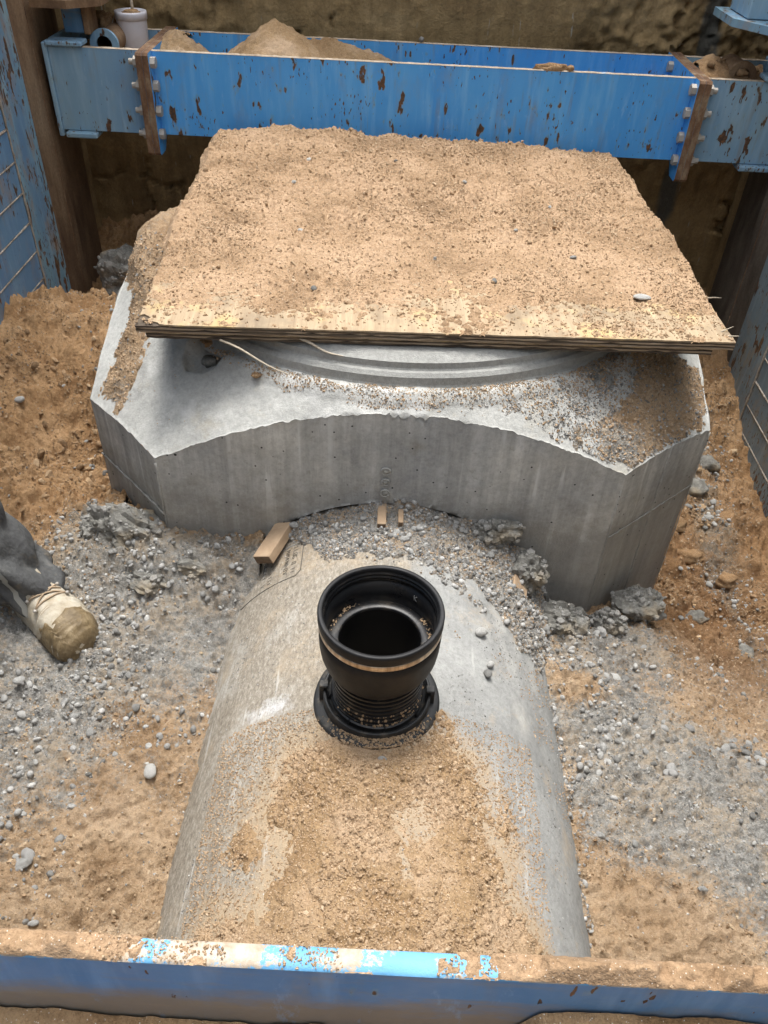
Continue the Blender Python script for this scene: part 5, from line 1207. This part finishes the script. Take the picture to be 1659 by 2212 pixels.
n = NT('wet_brown_mud'); g = n.noise(30, 5, .7); n.col(n.ramp(g, (.3, (.11, .075, .035)), (.55, (.20, .145, .075)), (.7, (.31, .24, .14)))); n.rough(.55); n.bump(n.noise(45, 5, .7, n.co((1, 1, .5))), .005); mud_m = n.m
boot = mbB.build('boot', leather_m, per_o, True)
# toe mud crust
v = []; ns = 26
for i in range(ns):
    t = i / (ns - 1)
    for k in range(NS + 1):
        a = pi * k / NS; lim = .062 + .016 * sin(a * 1.0 + .4) + .012 * float(vnoise(k * .5, 3.3, 601)) + .03 * (k / NS > .72); s_ = lim * t
        w = np.interp(s_, sarr, warr); h = np.interp(s_, sarr, harr)
        v.append(boot_pt(s_, w, h, a, .0032 * (1 - t ** 6) - .002 * (t == 1) + .0016 * float(vnoise(s_ * 90, k * .3, 602)) + .0015 * sin(s_ * 420 + k * .2) * (k > 6)))
MB().add(v, [(i * (NS + 1) + k, i * (NS + 1) + k + 1, (i + 1) * (NS + 1) + k + 1, (i + 1) * (NS + 1) + k) for i in range(ns - 1) for k in range(NS)]).build('mud_crust', mud_m, boot, True)
# sole
P = []
for s_, w, h, _ in secs: q = toe + ax * (s_ + .001) + sd_ * (w - .001 + .010 * sin(min(1, s_ / .2) * pi)); P.append((q.x, q.y))
for s_, w, h, _ in secs[::-1]: q = toe + ax * (s_ + .001) - sd_ * (w - .001 - .010 * sin(min(1, s_ / .2) * pi)); P.append((q.x, q.y))
MB().prism(P, 'z', GZB - .016, GZB + .008).build('sole', mud_m, boot)
# laces and eyelets
def bt(s_, a, infl=.003): return boot_pt(s_, np.interp(s_, sarr, warr), np.interp(s_, sarr, harr), a, infl)
n = NT('pale_lace'); n.col((.36, .27, .18)); n.rough(.9); lace_m = n.m
A1, A2_ = .95, 2.25
for (p0, p1) in (((.128, A1), (.128, A2_)), ((.128, A1), (.158, A2_)), ((.158, A1), (.128, A2_)), ((.145, A1), (.158, A2_))):
    pts = [bt(p0[0] + (p1[0] - p0[0]) * t, p0[1] + (p1[1] - p0[1]) * t, .0015 + .0015 * sin(pi * t)) for t in np.linspace(0, 1, 7)]
    MB().tube(pts, .0024, 6).build('lace', lace_m, boot, True)
for s_ in (.126, .158):
    for a in (A1 - .04, A2_ + .04):
        MB().tube([bt(s_, a, .001), bt(s_, a, .007)], [.0055, .0035], 8).build('eyelet', bolt_m, boot, True)
# seam lines
for da in (.0, .05): MB().tube([bt(.108 + da * .1, a, .0008) for a in np.linspace(1.75, 2.9, 12)], .0006, 5).build('stitching', lace_m, boot, True)
# trouser leg: one continuous cloth tube with folds
def lean(t):
    return ank + Vector((-.30 * (1 - math.exp(-t * .98 / .30)) * .75, .05 * t, 0))
ank = toe + ax * .225 + sd_ * .004; v = []; NL, NK = 110, 90
for i in range(NL):
    t = i / (NL - 1); z = GZB + .075 + .98 * t
    c_ = lean(t); 
    rx = .066 + .016 * sstep(0, .5, t) + .015 * sstep(.5, 1, t); 
    for k in range(NK):
        a = 2 * pi * k / NK; fw_ = cos(a)          # a=0 points towards the toe
        rr_ = rx * (1 + .14 * fw_ * math.exp(-t / .05)) + .011 * math.exp(-t / .3) * sin(3 * a + 16 * t + 1) + .010 * math.exp(-t / .4) * abs(sin(27 * t + 1.6 * sin(a) + .8 * sin(2 * a))) * 2 + .006 * math.exp(-t / .12) * sin(7 * a + 20 * t) + .005 * float(vnoise(k * .25, t * 24, 610))
        d_ = -ax * cos(a) + sd_ * sin(a); zz_ = z - .028 * fw_ * math.exp(-t / .05) * (1 if fw_ < 0 else 1.0) + .012 * sin(2 * a) * math.exp(-t / .05)
        if i == 0: rr_ -= .002
        q = c_ + d_ * rr_; v.append((q.x, q.y, float(zz_)))
f = [(i * NK + k, i * NK + (k + 1) % NK, (i + 1) * NK + (k + 1) % NK, (i + 1) * NK + k) for i in range(NL - 1) for k in range(NK)]
n = NT('grey_work_trouser'); g = n.noise(9, 4, .6); c = n.ramp(g, (.35, (.035, .035, .037)), (.55, (.085, .087, .087)), (.72, (.19, .19, .18)))
c = n.mix(n.ramp(n.noise(16, 4, .65), (.58, 0.), (.75, .5)), c, (.25, .20, .13)); n.col(c); n.rough(.85); n.bump(n.noise(600, 2), .0004); n.bump(n.noise(26, 4, .6, n.co((1, 1, .6))), .012, .9); trou_m = n.m
tr = MB().add(v, f).build('trouser_leg', trou_m, per_o, True)
md = tr.modifiers.new('thickness', 'SOLIDIFY'); md.thickness = .003
def leg_pt(i, k, e=.0015): 
    q = Vector(v[i * NK + k]); c_ = lean(i / (NL - 1)); d_ = (Vector((q.x, q.y, 0)) - Vector((c_.x, c_.y, 0))).normalized(); return tuple(q + d_ * e)
n = NT('trouser_piping'); n.col((.26, .26, .24)); n.rough(.8)
for kk in (NK - 9,):
    L_ = []; 
    for i in range(NL - 20): L_ += [leg_pt(i, kk + round(3 * sin(i * .12))), leg_pt(i, kk + 2 + round(3 * sin(i * .12)))]
    MB().add(L_, [(2 * i, 2 * i + 1, 2 * i + 3, 2 * i + 2) for i in range(NL - 21)]).build('side_stripe', n.m, tr, True)
